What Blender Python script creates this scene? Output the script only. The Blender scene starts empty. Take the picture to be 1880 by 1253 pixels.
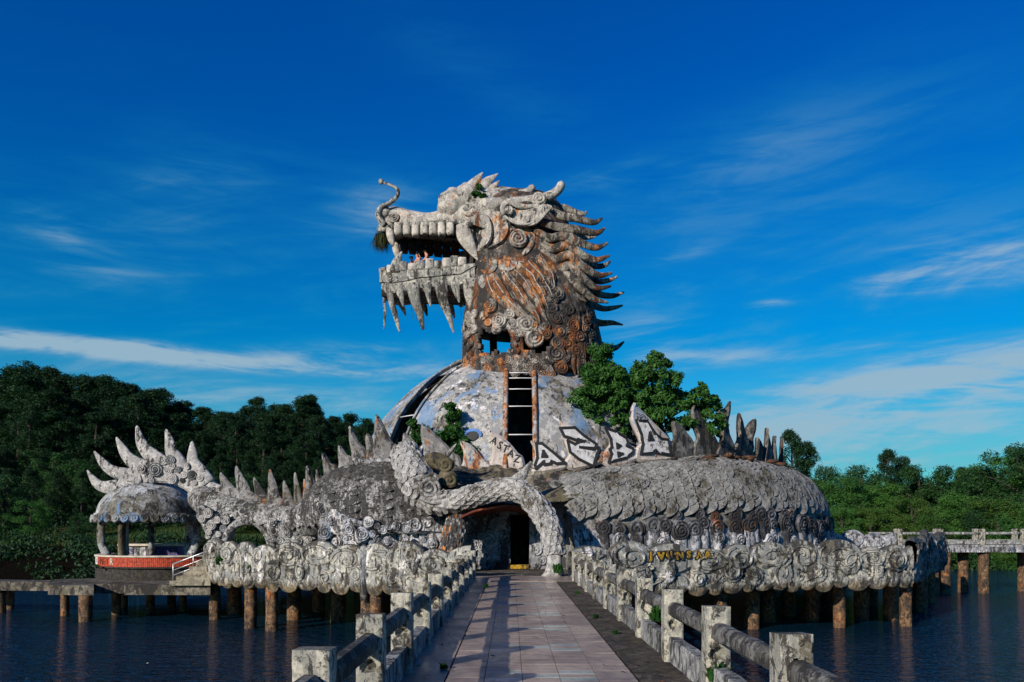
import bpy, bmesh, math, random
import numpy as np
from mathutils import Vector, Matrix, noise
from mathutils.geometry import tessellate_polygon

random.seed(7)
SC = bpy.context.scene
COL = SC.collection
PI = math.pi
R = math.radians

# ---------------------------------------------------------------- camera
F, CX, HY, ZC = 1462.0, 938.0, 968.0, 1.65      # focal length / principal point in photo pixels, eye height
cam_d = bpy.data.cameras.new('camera')
cam = bpy.data.objects.new('camera', cam_d)
COL.objects.link(cam)
cam.location = (0, 0, ZC)
cam.rotation_euler = (R(90), 0, 0)
cam_d.sensor_width = 36
cam_d.lens = 36 * F / 1880
cam_d.shift_x = (940 - CX) / 1880
cam_d.shift_y = (HY - 626.5) / 1880
cam_d.clip_end = 6000
SC.camera = cam

# ---------------------------------------------------------------- light
SUN_AZ, SUN_EL = R(38), R(21)        # sun stands behind the camera to the left
sd = bpy.data.lights.new('sun', 'SUN')
sd.energy = 5.0
sd.angle = R(0.5)
sd.color = (1.0, 0.90, 0.77)
sun = bpy.data.objects.new('sun', sd)
COL.objects.link(sun)
to_sun = Vector((-math.sin(SUN_AZ) * math.cos(SUN_EL), -math.cos(SUN_AZ) * math.cos(SUN_EL), math.sin(SUN_EL)))
sun.rotation_euler = to_sun.to_track_quat('Z', 'Y').to_euler()

W = bpy.data.worlds.new('World')
SC.world = W
W.use_nodes = True


class NT:
    """small helper to write node graphs as expressions"""
    def __init__(s, tree):
        s.t = tree
        s.n = tree.nodes
        s.l = tree.links

    def put(s, sock, v):
        if isinstance(v, bpy.types.NodeSocket):
            s.l.new(v, sock)
        elif v is not None:
            if sock.type == 'RGBA' and isinstance(v, (tuple, list)) and len(v) == 3:
                v = (*v, 1)
            sock.default_value = v

    def m(s, op, a, b=None, c=None, clamp=False):
        n = s.n.new('ShaderNodeMath')
        n.operation = op
        n.use_clamp = clamp
        s.put(n.inputs[0], a)
        if b is not None: s.put(n.inputs[1], b)
        if c is not None: s.put(n.inputs[2], c)
        return n.outputs[0]

    def mix(s, f, a, b, mode='MIX'):
        n = s.n.new('ShaderNodeMix')
        n.data_type = 'RGBA'
        n.blend_type = mode
        s.put(n.inputs[0], f)
        s.put(n.inputs[6], a)
        s.put(n.inputs[7], b)
        return n.outputs[2]

    def noise(s, vec, scale, detail=4, rough=0.6, dist=0.0):
        n = s.n.new('ShaderNodeTexNoise')
        s.put(n.inputs['Vector'], vec)
        n.inputs['Scale'].default_value = scale
        n.inputs['Detail'].default_value = detail
        n.inputs['Roughness'].default_value = rough
        n.inputs['Distortion'].default_value = dist
        return n.outputs[0]

    def ramp(s, f, a, b, lo=0.0, hi=1.0):
        n = s.n.new('ShaderNodeMapRange')
        n.clamp = True
        n.interpolation_type = 'SMOOTHSTEP'
        s.put(n.inputs[0], f)
        n.inputs[1].default_value = a
        n.inputs[2].default_value = b
        n.inputs[3].default_value = lo
        n.inputs[4].default_value = hi
        return n.outputs[0]

    def mapv(s, vec, scale=(1, 1, 1), loc=(0, 0, 0), rot=(0, 0, 0)):
        n = s.n.new('ShaderNodeMapping')
        s.put(n.inputs[0], vec)
        n.inputs[1].default_value = loc
        n.inputs[2].default_value = rot
        n.inputs[3].default_value = scale
        return n.outputs[0]

    def sep(s, vec):
        n = s.n.new('ShaderNodeSeparateXYZ')
        s.put(n.inputs[0], vec)
        return n.outputs

    def comb(s, x, y, z):
        n = s.n.new('ShaderNodeCombineXYZ')
        for i, v in enumerate((x, y, z)): s.put(n.inputs[i], v)
        return n.outputs[0]


def build_world():
    t = NT(W.node_tree)
    bg = t.n['Background']
    sky = t.n.new('ShaderNodeTexSky')
    sky.sky_type = 'NISHITA'
    sky.sun_disc = False
    sky.sun_elevation = SUN_EL
    sky.sun_rotation = R(180) + SUN_AZ
    sky.altitude = 0
    sky.air_density = 1.0
    sky.dust_density = 0.15
    sky.ozone_density = 4.0
    hs = t.n.new('ShaderNodeHueSaturation')
    hs.inputs['Saturation'].default_value = 1.5
    t.put(hs.inputs['Color'], sky.outputs[0])
    tc = t.n.new('ShaderNodeTexCoord')
    d = t.sep(tc.outputs['Generated'])
    az = t.m('ARCTAN2', d[0], d[1])
    el = t.m('ARCSINE', d[2])
    tint = t.mix(t.ramp(el, 0.05, 0.58), (0.34, 1.24, 1.16), (0.34, 0.84, 1.34))
    base = t.mix(1.0, hs.outputs[0], tint, 'MULTIPLY')
    base = t.mix(t.ramp(el, -0.02, 0.22, 0.75, 0.0), base, (1.5, 3.9, 5.0))          # hazy horizon
    # thin high cloud: streaky noise in azimuth / elevation
    v1 = t.comb(t.m('MULTIPLY', az, 2.2), t.m('MULTIPLY', t.m('SUBTRACT', el, t.m('MULTIPLY', az, 0.10)), 12.0), 3.1)
    st = t.noise(v1, 1.6, 7, 0.62, 0.6)
    v2 = t.comb(t.m('MULTIPLY', az, 5.0), t.m('MULTIPLY', t.m('ADD', el, t.m('MULTIPLY', az, 0.06)), 34.0), 9.4)
    fine = t.noise(v2, 1.7, 6, 0.6, 0.8)
    mixn = t.m('ADD', t.m('MULTIPLY', st, 0.62), t.m('MULTIPLY', fine, 0.38))
    tot = None

    def bank(px, py, sx, sy, tilt, w, thr):
        nonlocal tot
        a0 = math.atan((px - CX) / F)
        e0 = math.atan((HY - py) / F * math.cos(a0))
        sa, se = sx / F, sy / F
        da = t.m('SUBTRACT', az, a0)
        de = t.m('SUBTRACT', t.m('SUBTRACT', el, e0), t.m('MULTIPLY', da, tilt))
        q = t.m('ADD', t.m('POWER', t.m('DIVIDE', da, sa), 2), t.m('POWER', t.m('DIVIDE', de, se), 2))
        g = t.m('EXPONENT', t.m('MULTIPLY', q, -1))
        k = t.m('MULTIPLY', t.m('MULTIPLY', g, w), t.ramp(mixn, thr - 0.14, thr + 0.22))
        tot = k if tot is None else t.m('ADD', tot, k)
    bank(120, 630, 560, 15, -0.01, 1.15, 0.44)
    bank(330, 660, 380, 13, -0.02, 0.75, 0.47)
    bank(640, 645, 140, 20, 0.05, 0.8, 0.40)
    bank(1680, 745, 480, 95, 0.10, 0.85, 0.38)
    bank(1850, 680, 330, 36, 0.12, 0.60, 0.42)
    bank(1780, 490, 200, 40, 0.06, 0.85, 0.46)
    bank(690, 385, 120, 50, 0.15, 0.50, 0.42)
    bank(560, 735, 420, 36, -0.04, 0.42, 0.40)
    bank(1090, 335, 130, 22, 0.14, 0.30, 0.42)
    bank(1180, 620, 80, 60, -0.02, 0.40, 0.42)
    bank(1300, 655, 130, 14, -0.02, 0.45, 0.42)
    bank(1420, 558, 40, 8, 0.0, 0.6, 0.38)
    bank(1260, 470, 70, 12, 0.15, 0.3, 0.42)
    bank(60, 390, 130, 40, -0.5, 0.34, 0.44)
    bank(330, 340, 170, 60, 0.25, 0.30, 0.44)
    bank(250, 480, 260, 60, 0.2, 0.26, 0.42)
    bank(1350, 290, 260, 70, 0.30, 0.24, 0.40)
    bank(1620, 230, 240, 50, 0.10, 0.18, 0.42)
    bank(900, 150, 240, 60, -0.45, 0.12, 0.44)
    bank(1500, 420, 320, 90, 0.05, 0.22, 0.40)
    # the same thin veil goes on round the rest of the sky
    low = t.ramp(el, 0.0, 0.55, 1.0, 0.0)
    tot = t.m('ADD', tot, t.m('MULTIPLY', t.m('MULTIPLY', t.ramp(st, 0.45, 0.70), low), 0.36))
    tot = t.m('MINIMUM', tot, 0.9)
    cl = t.mix(tot, base, t.mix(t.ramp(tot, 0.1, 0.75), (0.25, 3.5, 5.6), (3.5, 5.2, 6.4)))
    t.put(bg.inputs['Color'], cl)
    bg.inputs['Strength'].default_value = 0.086


build_world()
SC.view_settings.view_transform = 'Standard'
SC.view_settings.look = 'None'
SC.view_settings.exposure = 0.08
SC.view_settings.gamma = 1
SC.view_settings.use_curve_mapping = False
SC.cycles.max_bounces = 6
SC.cycles.use_denoising = True
SC.cycles.sample_clamp_indirect = 6
SC.cycles.sample_clamp_direct = 12


# ---------------------------------------------------------------- helpers
def P(px, py, Y):
    """photo pixel + distance -> point in the place"""
    return Vector(((px - CX) / F * Y, Y, ZC + (HY - py) / F * Y))


def tag(o, label, cat, group=None):
    o['label'] = label
    o['category'] = cat
    if group: o['group'] = group
    return o


def empty(name, loc=(0, 0, 0)):
    o = bpy.data.objects.new(name, None)
    o.empty_display_size = 0.3
    COL.objects.link(o)
    o.location = loc
    return o


def link(name, me, parent=None, mat=None, mtx=None):
    if mat and not me.materials: me.materials.append(mat)
    o = bpy.data.objects.new(name, me)
    COL.objects.link(o)
    if mtx is not None: o.matrix_basis = mtx
    if parent is not None: setpar(o, parent)
    return o


WLOC = {}


def setpar(o, parent):
    """parent while keeping world placement (parents only translate)"""
    o.parent = parent
    off = Vector(parent.location)
    p = parent.parent
    while p is not None:
        off += Vector(p.location)
        p = p.parent
    o.matrix_basis = Matrix.Translation(-off) @ o.matrix_basis


def mesh(name, V, Fc, mat=None, parent=None, smooth=True, kind=None, sharp=None):
    me = bpy.data.meshes.new(name)
    me.from_pydata([tuple(v) for v in V], [], Fc)
    if mat: me.materials.append(mat)
    if smooth: me.polygons.foreach_set('use_smooth', [True] * len(me.polygons))
    me.update()
    if sharp is not None and smooth: me.set_sharp_from_angle(angle=R(sharp))
    o = bpy.data.objects.new(name, me)
    COL.objects.link(o)
    if parent is not None: setpar(o, parent)
    if kind: o['kind'] = kind
    return o


def fix_normals(o):
    bm = bmesh.new()
    bm.from_mesh(o.data)
    bmesh.ops.recalc_face_normals(bm, faces=bm.faces)
    bm.to_mesh(o.data)
    bm.free()
    return o


def crom(pts, n):
    """Catmull-Rom through rows of numbers"""
    A = np.array(pts, float)
    m = len(A)
    if m == 2:
        t = np.linspace(0, 1, n)[:, None]
        return A[0] * (1 - t) + A[1] * t
    E = np.vstack([2 * A[0] - A[1], A, 2 * A[-1] - A[-2]])
    out = []
    for t in np.linspace(0, m - 1 - 1e-9, n):
        i = int(t); u = t - i
        p0, p1, p2, p3 = E[i], E[i + 1], E[i + 2], E[i + 3]
        out.append(0.5 * (2 * p1 + (p2 - p0) * u + (2 * p0 - 5 * p1 + 4 * p2 - p3) * u * u + (3 * p1 - p0 - 3 * p2 + p3) * u ** 3))
    return np.array(out)


def crom_closed(pts, k=4):
    A = np.array(pts, float)
    m = len(A)
    out = []
    for i in range(m):
        p0, p1, p2, p3 = A[i - 1], A[i], A[(i + 1) % m], A[(i + 2) % m]
        for j in range(k):
            u = j / k
            out.append(0.5 * (2 * p1 + (p2 - p0) * u + (2 * p0 - 5 * p1 + 4 * p2 - p3) * u * u + (3 * p1 - p0 - 3 * p2 + p3) * u ** 3))
    return np.array(out)


def grid_faces(nu, nv, close_v=False, skip=None, base=0):
    fs = []
    vv = nv if close_v else nv - 1
    for i in range(nu - 1):
        for j in range(vv):
            if skip and skip(i, j): continue
            a = base + i * nv + j
            b = base + i * nv + (j + 1) % nv
            fs.append((a, b, b + nv, a + nv))
    return fs


def tine_geo(pts, widths, thick=0.6, D=Vector((0, 1, 0)), n=12, k=10, tmax=9.0, rnd=0.0):
    """tapered, flattened horn along a curve. widths = half widths (m)"""
    data = [(*p, w) for p, w in zip(pts, widths)]
    C = crom(data, n)
    V, Fc = [], []
    for i in range(n):
        p = Vector(C[i][:3]); w = max(C[i][3], 0.004)
        a = Vector(C[max(i - 1, 0)][:3]); b = Vector(C[min(i + 1, n - 1)][:3])
        T = (b - a).normalized()
        d = (D - T * D.dot(T))
        d = d.normalized() if d.length > 1e-4 else T.orthogonal().normalized()
        Wd = T.cross(d).normalized()
        th = min(w * thick, tmax)
        for j in range(k):
            an = 2 * PI * j / k
            V.append(p + Wd * (w * math.cos(an)) + d * (th * math.sin(an)))
    Fc = grid_faces(n, k, True)
    tip = len(V)
    p = Vector(C[-1][:3]); q = Vector(C[-2][:3])
    V.append(p + (p - q).normalized() * max(C[-1][3], 0.004) * 0.8)
    for j in range(k):
        Fc.append(((n - 1) * k + j, (n - 1) * k + (j + 1) % k, tip))
    Fc.append(tuple(range(k - 1, -1, -1)))
    return V, Fc


def tine(name, pts, widths, mat, parent, **kw):
    V, Fc = tine_geo(pts, widths, **kw)
    return fix_normals(mesh(name, V, Fc, mat, parent))


def tine_px(name, pts, Y, mat, parent, zf=None, ysc=None, **kw):
    """pts = (px, py, half width px [,Y])"""
    pp, ww = [], []
    for q in pts:
        x, y = (q[0], q[1]) if zf is None else zf(q[0], q[1])
        h = q[2] / (1 if zf is None else zf.s)
        yy = q[3] if len(q) > 3 else Y
        pp.append(P(x, y, yy)); ww.append(h / F * yy)
    return tine(name, pp, ww, mat, parent, **kw)


class ZF:
    """frame of an enlarged view: zoomed pixel -> photo pixel"""
    def __init__(s, x, y, sc): s.x, s.y, s.s = x, y, sc
    def __call__(s, u, v): return s.x + u / s.s, s.y + v / s.s


def plate(name, outline, Y, thick, mat, parent, bevel=0.06, bulge=0.1, zf=None, smooth_k=4, closed_smooth=True, flip=False, nrm=None):
    """outline in photo pixels, cut out of a slab that stands at distance Y (number or function of px)"""
    o2 = [(q if zf is None else zf(*q)) for q in outline]
    o2 = crom_closed(o2, smooth_k) if closed_smooth else np.array(o2, float)
    yf = Y if callable(Y) else (lambda a, b: Y)
    pts = [P(a, b, yf(a, b)) for a, b in o2]
    n = len(pts)
    area = sum(pts[i].x * pts[(i + 1) % n].z - pts[(i + 1) % n].x * pts[i].z for i in range(n))
    if area < 0: pts.reverse()
    nd = Vector((0, 1, 0)) if nrm is None else nrm
    inn = []
    for i in range(n):
        a, b = pts[i - 1], pts[(i + 1) % n]
        t = (b - a); t.y = 0
        t = t.normalized() if t.length > 1e-6 else Vector((1, 0, 0))
        inn.append(pts[i] + Vector((-t.z, 0, t.x)) * bevel)
    V = [p + nd * thick for p in pts] + [p + nd * (bevel * 0.8) for p in pts] + [p - nd * bulge * 0.3 for p in inn]
    Fc = []
    for r in range(2):
        for i in range(n):
            j = (i + 1) % n
            Fc.append((r * n + i, r * n + j, (r + 1) * n + j, (r + 1) * n + i))
    for t3 in tessellate_polygon([[Vector((p.x, p.z, 0)) for p in inn]]):
        Fc.append(tuple(2 * n + q for q in t3))
    for t3 in tessellate_polygon([[Vector((p.x, p.z, 0)) for p in pts]]):
        Fc.append(tuple(reversed(t3)))
    o = mesh(name, V, Fc, mat, parent, True)
    fix_normals(o)
    o.data.set_sharp_from_angle(angle=R(40))
    return o


def boxV(x0, x1, y0, y1, z0, z1):
    return [(x0, y0, z0), (x1, y0, z0), (x1, y1, z0), (x0, y1, z0), (x0, y0, z1), (x1, y0, z1), (x1, y1, z1), (x0, y1, z1)]


BOXF = [(3, 2, 1, 0), (4, 5, 6, 7), (0, 1, 5, 4), (1, 2, 6, 5), (2, 3, 7, 6), (3, 0, 4, 7)]


def box(name, x0, x1, y0, y1, z0, z1, mat, parent=None, bev=0.0, kind=None):
    o = mesh(name, boxV(x0, x1, y0, y1, z0, z1), BOXF, mat, None, False, kind)
    if bev:
        bm = bmesh.new(); bm.from_mesh(o.data)
        bmesh.ops.bevel(bm, geom=bm.edges[:], offset=bev, segments=2, profile=0.6, affect='EDGES')
        bm.to_mesh(o.data); bm.free()
    if parent is not None: setpar(o, parent)
    return o


def frame(p, nrm, up, r, spin=0.0, flip=1):
    nrm = nrm.normalized()
    u = up - nrm * up.dot(nrm)
    u = u.normalized() if u.length > 1e-4 else nrm.orthogonal().normalized()
    x = u.cross(nrm)
    M = Matrix((x, u, nrm)).transposed().to_4x4()
    return Matrix.Translation(p) @ M @ Matrix.Rotation(spin, 4, 'Z') @ Matrix.Diagonal((r * flip, r, r, 1))


# ---------------------------------------------------------------- materials
def mat_new(name):
    m = bpy.data.materials.new(name)
    m.use_nodes = True
    t = NT(m.node_tree)
    b = t.n['Principled BSDF']
    return m, t, b


def bump(t, b, h, dist=0.02, strength=0.8):
    n = t.n.new('ShaderNodeBump')
    n.inputs['Strength'].default_value = strength
    n.inputs['Distance'].default_value = dist
    t.put(n.inputs['Height'], h)
    t.put(b.inputs['Normal'], n.outputs[0])


def concrete(name, light=(0.50, 0.46, 0.41), mid=(0.23, 0.22, 0.205), dark=(0.018, 0.017, 0.018), moss=(0.075, 0.062, 0.030),
             dirt=0.5, moss_a=0.5, rust=0.0, blue=0.0, sc=1.0, streak=0.5, orange=0.0, white=0.0, pits=0.6, tide=None, bmp=0.028, top=0.0):
    m, t, b = mat_new(name)
    g = t.n.new('ShaderNodeNewGeometry')
    pos = g.outputs['Position']
    big = t.noise(pos, 0.50 * sc, 5, 0.62, 0.3)
    med = t.noise(pos, 2.6 * sc, 6, 0.70, 0.5)
    fine = t.noise(pos, 12 * sc, 5, 0.72, 0.3)
    stv = t.mapv(pos, (3.4 * sc, 3.4 * sc, 0.50 * sc))
    stn = t.noise(stv, 1.0, 6, 0.68, 0.6)
    grey = t.ramp(t.m('ADD', t.m('MULTIPLY', med, 0.6), t.m('MULTIPLY', stn, 0.4)), 0.46, 0.55)
    c = t.mix(grey, mid, light)
    if white > 0:
        w = t.ramp(t.noise(t.mapv(pos, (1, 1, .6), (5, 9, 2)), 1.3 * sc, 5, 0.6, 0.5), 0.60 - white * 0.2, 0.66 - white * 0.2)
        c = t.mix(w, c, (0.66, 0.64, 0.63))
    # olive / brown growth in patches
    mo = t.ramp(t.m('ADD', t.m('MULTIPLY', big, 0.5), t.m('MULTIPLY', med, 0.5)), 0.585 - 0.14 * moss_a, 0.62 - 0.14 * moss_a)
    c = t.mix(t.m('MULTIPLY', mo, 0.80), c, moss)
    # black lichen: blotches, streaks running down, speckle
    bl = t.noise(t.mapv(pos, (1, 1, .7), (13, 4, 7)), 2.8 * sc, 8, 0.78, 0.8)
    kv = t.m('ADD', t.m('MULTIPLY', bl, 1 - 0.55 * streak), t.m('MULTIPLY', stn, 0.55 * streak))
    k = t.ramp(t.m('ADD', t.m('MULTIPLY', kv, 0.8), t.m('MULTIPLY', big, 0.2)), 0.558 - 0.14 * dirt, 0.600 - 0.14 * dirt)
    c = t.mix(t.m('MULTIPLY', k, 0.92), c, dark)
    sp = t.ramp(fine, 0.56, 0.62)
    c = t.mix(t.m('MULTIPLY', sp, pits), c, (0.05, 0.046, 0.042))
    if rust > 0:
        rn = t.noise(t.mapv(pos, (1, 1, 0.55), (3, 8, 1)), 0.85 * sc, 6, 0.7, 0.8)
        rk = t.ramp(rn, 0.60 - 0.17 * rust, 0.66 - 0.17 * rust)
        rc = t.mix(t.ramp(t.m('ADD', t.m('MULTIPLY', med, 0.5), t.m('MULTIPLY', stn, 0.5)), 0.43, 0.58), (0.10, 0.028, 0.012), (0.50, 0.19, 0.045))
        rc = t.mix(t.m('MULTIPLY', k, 0.75), rc, dark)
        c = t.mix(t.m('MULTIPLY', rk, 0.92), c, rc)
    if blue > 0:
        bn = t.noise(t.mapv(pos, (1.2, 1.2, 0.3), (7, 2, 5)), 0.8 * sc, 6, 0.66, 0.7)
        bk = t.ramp(bn, 0.60 - 0.13 * blue, 0.68 - 0.12 * blue)
        c = t.mix(t.m('MULTIPLY', bk, 0.75), c, (0.11, 0.22, 0.38))
    if tide is not None:          # brown algae stain below a level
        z = t.sep(pos)[2]
        tk = t.ramp(t.m('ADD', z, t.m('MULTIPLY', t.m('SUBTRACT', stn, 0.5), 1.6)), tide[0], tide[1], 1.0, 0.0)
        c = t.mix(t.m('MULTIPLY', tk, 0.85), c, t.mix(grey, (0.035, 0.028, 0.018), (0.20, 0.145, 0.075)))
    if top > 0:                   # lichen settles on what faces up
        nz = t.sep(g.outputs['Normal'])[2]
        kt_ = t.ramp(t.m('ADD', nz, t.m('MULTIPLY', t.m('SUBTRACT', med, 0.5), 2.2)), 0.45, 0.85)
        c = t.mix(t.m('MULTIPLY', kt_, top), c, t.mix(grey, (0.020, 0.019, 0.016), (0.075, 0.068, 0.048)))
    t.put(b.inputs['Base Color'], c)
    b.inputs['Roughness'].default_value = 0.88
    b.inputs['Specular IOR Level'].default_value = 0.25
    bump(t, b, t.m('ADD', t.m('MULTIPLY', med, 0.7), t.m('MULTIPLY', fine, 0.35)), bmp, 0.8)
    return m


def plain(name, col, rough=0.7, var=0.25, metal=0.0, sc=3.0, bmp=0.01, spec=0.4):
    m, t, b = mat_new(name)
    g = t.n.new('ShaderNodeNewGeometry')
    n = t.noise(g.outputs['Position'], sc, 5, 0.65)
    f = t.ramp(n, 0.3, 0.7, 1 - var, 1 + var)
    cc = t.mix(1.0, (*col, 1), t.comb(f, f, f), 'MULTIPLY')
    t.put(b.inputs['Base Color'], cc)
    b.inputs['Roughness'].default_value = rough
    b.inputs['Metallic'].default_value = metal
    b.inputs['Specular IOR Level'].default_value = spec
    if bmp: bump(t, b, n, bmp)
    return m


def foliage(name, c1, c2, trans=0.25):
    m, t, b = mat_new(name)
    g = t.n.new('ShaderNodeNewGeometry')
    oi = t.n.new('ShaderNodeObjectInfo')
    n = t.noise(g.outputs['Position'], 0.55, 3, 0.6)
    r = t.m('ADD', t.m('MULTIPLY', n, 0.5), t.m('ADD', t.m('MULTIPLY', g.outputs['Random Per Island'], 0.3), t.m('MULTIPLY', oi.outputs['Random'], 0.2)))
    c = t.mix(t.ramp(r, 0.25, 0.75), c1, c2)
    t.put(b.inputs['Base Color'], c)
    b.inputs['Roughness'].default_value = 0.6
    b.inputs['Specular IOR Level'].default_value = 0.22
    tr = t.n.new('ShaderNodeBsdfTranslucent')
    t.put(tr.inputs['Color'], t.mix(1.0, c, (1.1, 1.35, 0.6), 'MULTIPLY'))
    ms = t.n.new('ShaderNodeMixShader')
    ms.inputs[0].default_value = trans
    t.l.new(b.outputs[0], ms.inputs[1]); t.l.new(tr.outputs[0], ms.inputs[2])
    t.l.new(ms.outputs[0], t.n['Material Output'].inputs[0])
    return m


def water_mat():
    m, t, b = mat_new('lake_water')
    g = t.n.new('ShaderNodeNewGeometry')
    pos = g.outputs['Position']
    b.inputs['Base Color'].default_value = (0.002, 0.015, 0.032, 1)
    b.inputs['Roughness'].default_value = 0.09
    b.inputs['IOR'].default_value = 1.40
    h1 = t.noise(t.mapv(pos, (0.9, 2.2, 1), rot=(0, 0, 0.25)), 1.6, 3, 0.55, 0.3)
    h2 = t.noise(t.mapv(pos, (0.8, 1.7, 1), (4, 2, 0), rot=(0, 0, -0.3)), 5.5, 2, 0.5)
    bump(t, b, t.m('ADD', h1, t.m('MULTIPLY', h2, 0.35)), 0.34, 1.0)
    return m


M = {}
M['head'] = concrete('weathered_head_concrete', light=(0.50, 0.46, 0.40), mid=(0.28, 0.265, 0.24), dirt=0.28, moss_a=0.22, rust=0.14, streak=0.6, sc=1.4)
M['mane'] = concrete('rusty_mane_concrete', light=(0.40, 0.355, 0.285), mid=(0.17, 0.15, 0.125), dirt=0.48, moss_a=0.3, rust=0.56, streak=0.8, sc=1.3)
M['cheek'] = concrete('cheek_concrete', light=(0.44, 0.40, 0.34), dirt=0.40, moss_a=0.3, rust=0.68, streak=0.7)
M['jaw'] = concrete('jaw_concrete', light=(0.46, 0.44, 0.38), mid=(0.19, 0.19, 0.175), dirt=0.42, moss_a=0.3, rust=0.0, streak=1.0, sc=1.5)
M['beard'] = concrete('beard_concrete', light=(0.40, 0.34, 0.27), mid=(0.2, 0.16, 0.12), dirt=0.42, moss_a=0.2, rust=0.98, streak=0.8)
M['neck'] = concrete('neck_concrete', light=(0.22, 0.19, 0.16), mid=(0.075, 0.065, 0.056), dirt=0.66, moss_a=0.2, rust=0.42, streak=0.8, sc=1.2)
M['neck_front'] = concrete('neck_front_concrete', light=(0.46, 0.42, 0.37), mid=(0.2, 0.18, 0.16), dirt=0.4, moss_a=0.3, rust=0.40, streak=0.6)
M['tooth'] = concrete('tooth_concrete', light=(0.58, 0.53, 0.46), mid=(0.36, 0.33, 0.29), dirt=0.2, moss_a=0.1, streak=0.5)
M['body'] = concrete('body_concrete', light=(0.255, 0.25, 0.235), mid=(0.145, 0.145, 0.138), dirt=0.30, moss_a=0.36, streak=0.5, sc=2.0, pits=0.5, bmp=0.012)
M['hump'] = concrete('hump_concrete', light=(0.46, 0.45, 0.44), mid=(0.17, 0.165, 0.16), dirt=0.74, moss_a=0.12, streak=0.8, sc=2.2, top=0.6, bmp=0.015)
M['leg'] = concrete('leg_concrete', light=(0.43, 0.415, 0.39), mid=(0.24, 0.235, 0.23), dirt=0.28, moss_a=0.36, streak=0.4, sc=2.2, bmp=0.010)
M['moss'] = concrete('mossy_concrete', light=(0.20, 0.17, 0.11), mid=(0.10, 0.085, 0.05), dirt=0.4, moss_a=0.8)
M['swirl_dark'] = concrete('dark_swirl_concrete', light=(0.22, 0.22, 0.235), mid=(0.075, 0.078, 0.085), dirt=0.62, moss_a=0.2, streak=0.9, rust=0.05)
M['white'] = concrete('whitewashed_concrete', light=(0.52, 0.52, 0.54), mid=(0.23, 0.24, 0.26), dirt=0.50, moss_a=0.05, streak=1.0, blue=0.03, white=0.28, sc=1.8)
M['spike'] = concrete('spike_concrete', light=(0.30, 0.29, 0.28), mid=(0.17, 0.165, 0.16), dirt=0.36, moss_a=0.3, rust=0.12, streak=1.0)
M['spike_dark'] = concrete('dark_spike_concrete', light=(0.24, 0.225, 0.20), mid=(0.10, 0.095, 0.088), dirt=0.5, moss_a=0.35, rust=0.1, streak=1.0)
M['spike_paint'] = concrete('painted_spike_concrete', light=(0.56, 0.50, 0.46), mid=(0.40, 0.35, 0.31), dirt=0.16, moss_a=0.12, rust=0.06, blue=0.2, streak=0.6)
M['spike_orange'] = concrete('orange_daubed_spike_concrete', light=(0.52, 0.50, 0.47), mid=(0.36, 0.33, 0.30), dirt=0.12, moss_a=0.1, rust=0.72, blue=0.25, streak=0.9, sc=1.8)
M['tail'] = concrete('tail_concrete', light=(0.52, 0.51, 0.49), mid=(0.23, 0.23, 0.225), dirt=0.52, moss_a=0.3, streak=0.7, sc=2.2, top=0.5)
M['fin'] = concrete('tail_fin_concrete', light=(0.52, 0.50, 0.47), mid=(0.31, 0.30, 0.29), dirt=0.32, moss_a=0.1, streak=0.8, sc=1.6)
M['dome'] = concrete('dome_concrete', light=(0.44, 0.425, 0.40), mid=(0.24, 0.24, 0.24), dirt=0.28, moss_a=0.42, blue=0.62, streak=1.0, white=0.08, sc=1.2, bmp=0.006, pits=0.45)
M['gdome'] = concrete('gazebo_dome_concrete', light=(0.52, 0.53, 0.54), mid=(0.27, 0.28, 0.28), dirt=0.34, moss_a=0.66, blue=0.28, streak=0.5)
M['parapet'] = concrete('parapet_concrete', light=(0.50, 0.475, 0.40), mid=(0.23, 0.235, 0.22), dirt=0.46, moss_a=0.28, streak=1.0, white=0.08, sc=1.3, pits=0.4, tide=(-0.62, -0.34), top=0.85, bmp=0.02)
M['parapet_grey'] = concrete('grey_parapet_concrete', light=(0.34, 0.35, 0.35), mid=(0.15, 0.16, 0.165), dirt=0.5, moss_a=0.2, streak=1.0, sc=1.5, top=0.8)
M['post'] = concrete('post_concrete', light=(0.48, 0.455, 0.37), mid=(0.26, 0.255, 0.22), dirt=0.40, moss_a=0.36, streak=0.5, sc=3.0, top=0.6)
M['rail'] = concrete('rail_concrete', light=(0.20, 0.195, 0.18), mid=(0.085, 0.082, 0.075), dirt=0.5, moss_a=0.4, streak=0.4, sc=2.2)
M['lowrail'] = concrete('low_rail_concrete', light=(0.40, 0.40, 0.38), mid=(0.18, 0.185, 0.18), dirt=0.44, moss_a=0.3, streak=0.9, sc=2.2)
M['slab'] = concrete('slab_concrete', light=(0.22, 0.20, 0.155), mid=(0.10, 0.09, 0.07), dirt=0.5, moss_a=0.5)
M['kerb'] = concrete('kerb_concrete', sc=2.5, light=(0.13, 0.11, 0.085), mid=(0.06, 0.05, 0.04), dirt=0.45, moss_a=0.5)
M['pile'] = concrete('pile_concrete', light=(0.25, 0.155, 0.08), mid=(0.11, 0.06, 0.032), dirt=0.46, moss_a=0.2, rust=0.2, sc=2.6, streak=0.6)
M['shoulder'] = concrete('mossy_shoulder_concrete', light=(0.34, 0.31, 0.25), mid=(0.14, 0.125, 0.09), dirt=0.5, moss_a=0.75)
M['shade_wall'] = concrete('entrance_wall_concrete', light=(0.40, 0.41, 0.43), mid=(0.2, 0.21, 0.23), dirt=0.40, moss_a=0.05, streak=0.9, blue=0.12)
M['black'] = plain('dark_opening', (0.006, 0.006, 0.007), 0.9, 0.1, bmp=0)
M['rustmetal'] = concrete('rusted_painted_steel', light=(0.42, 0.41, 0.40), mid=(0.30, 0.28, 0.26), dirt=0.15, moss_a=0.0, rust=0.95, sc=2.4)
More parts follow.
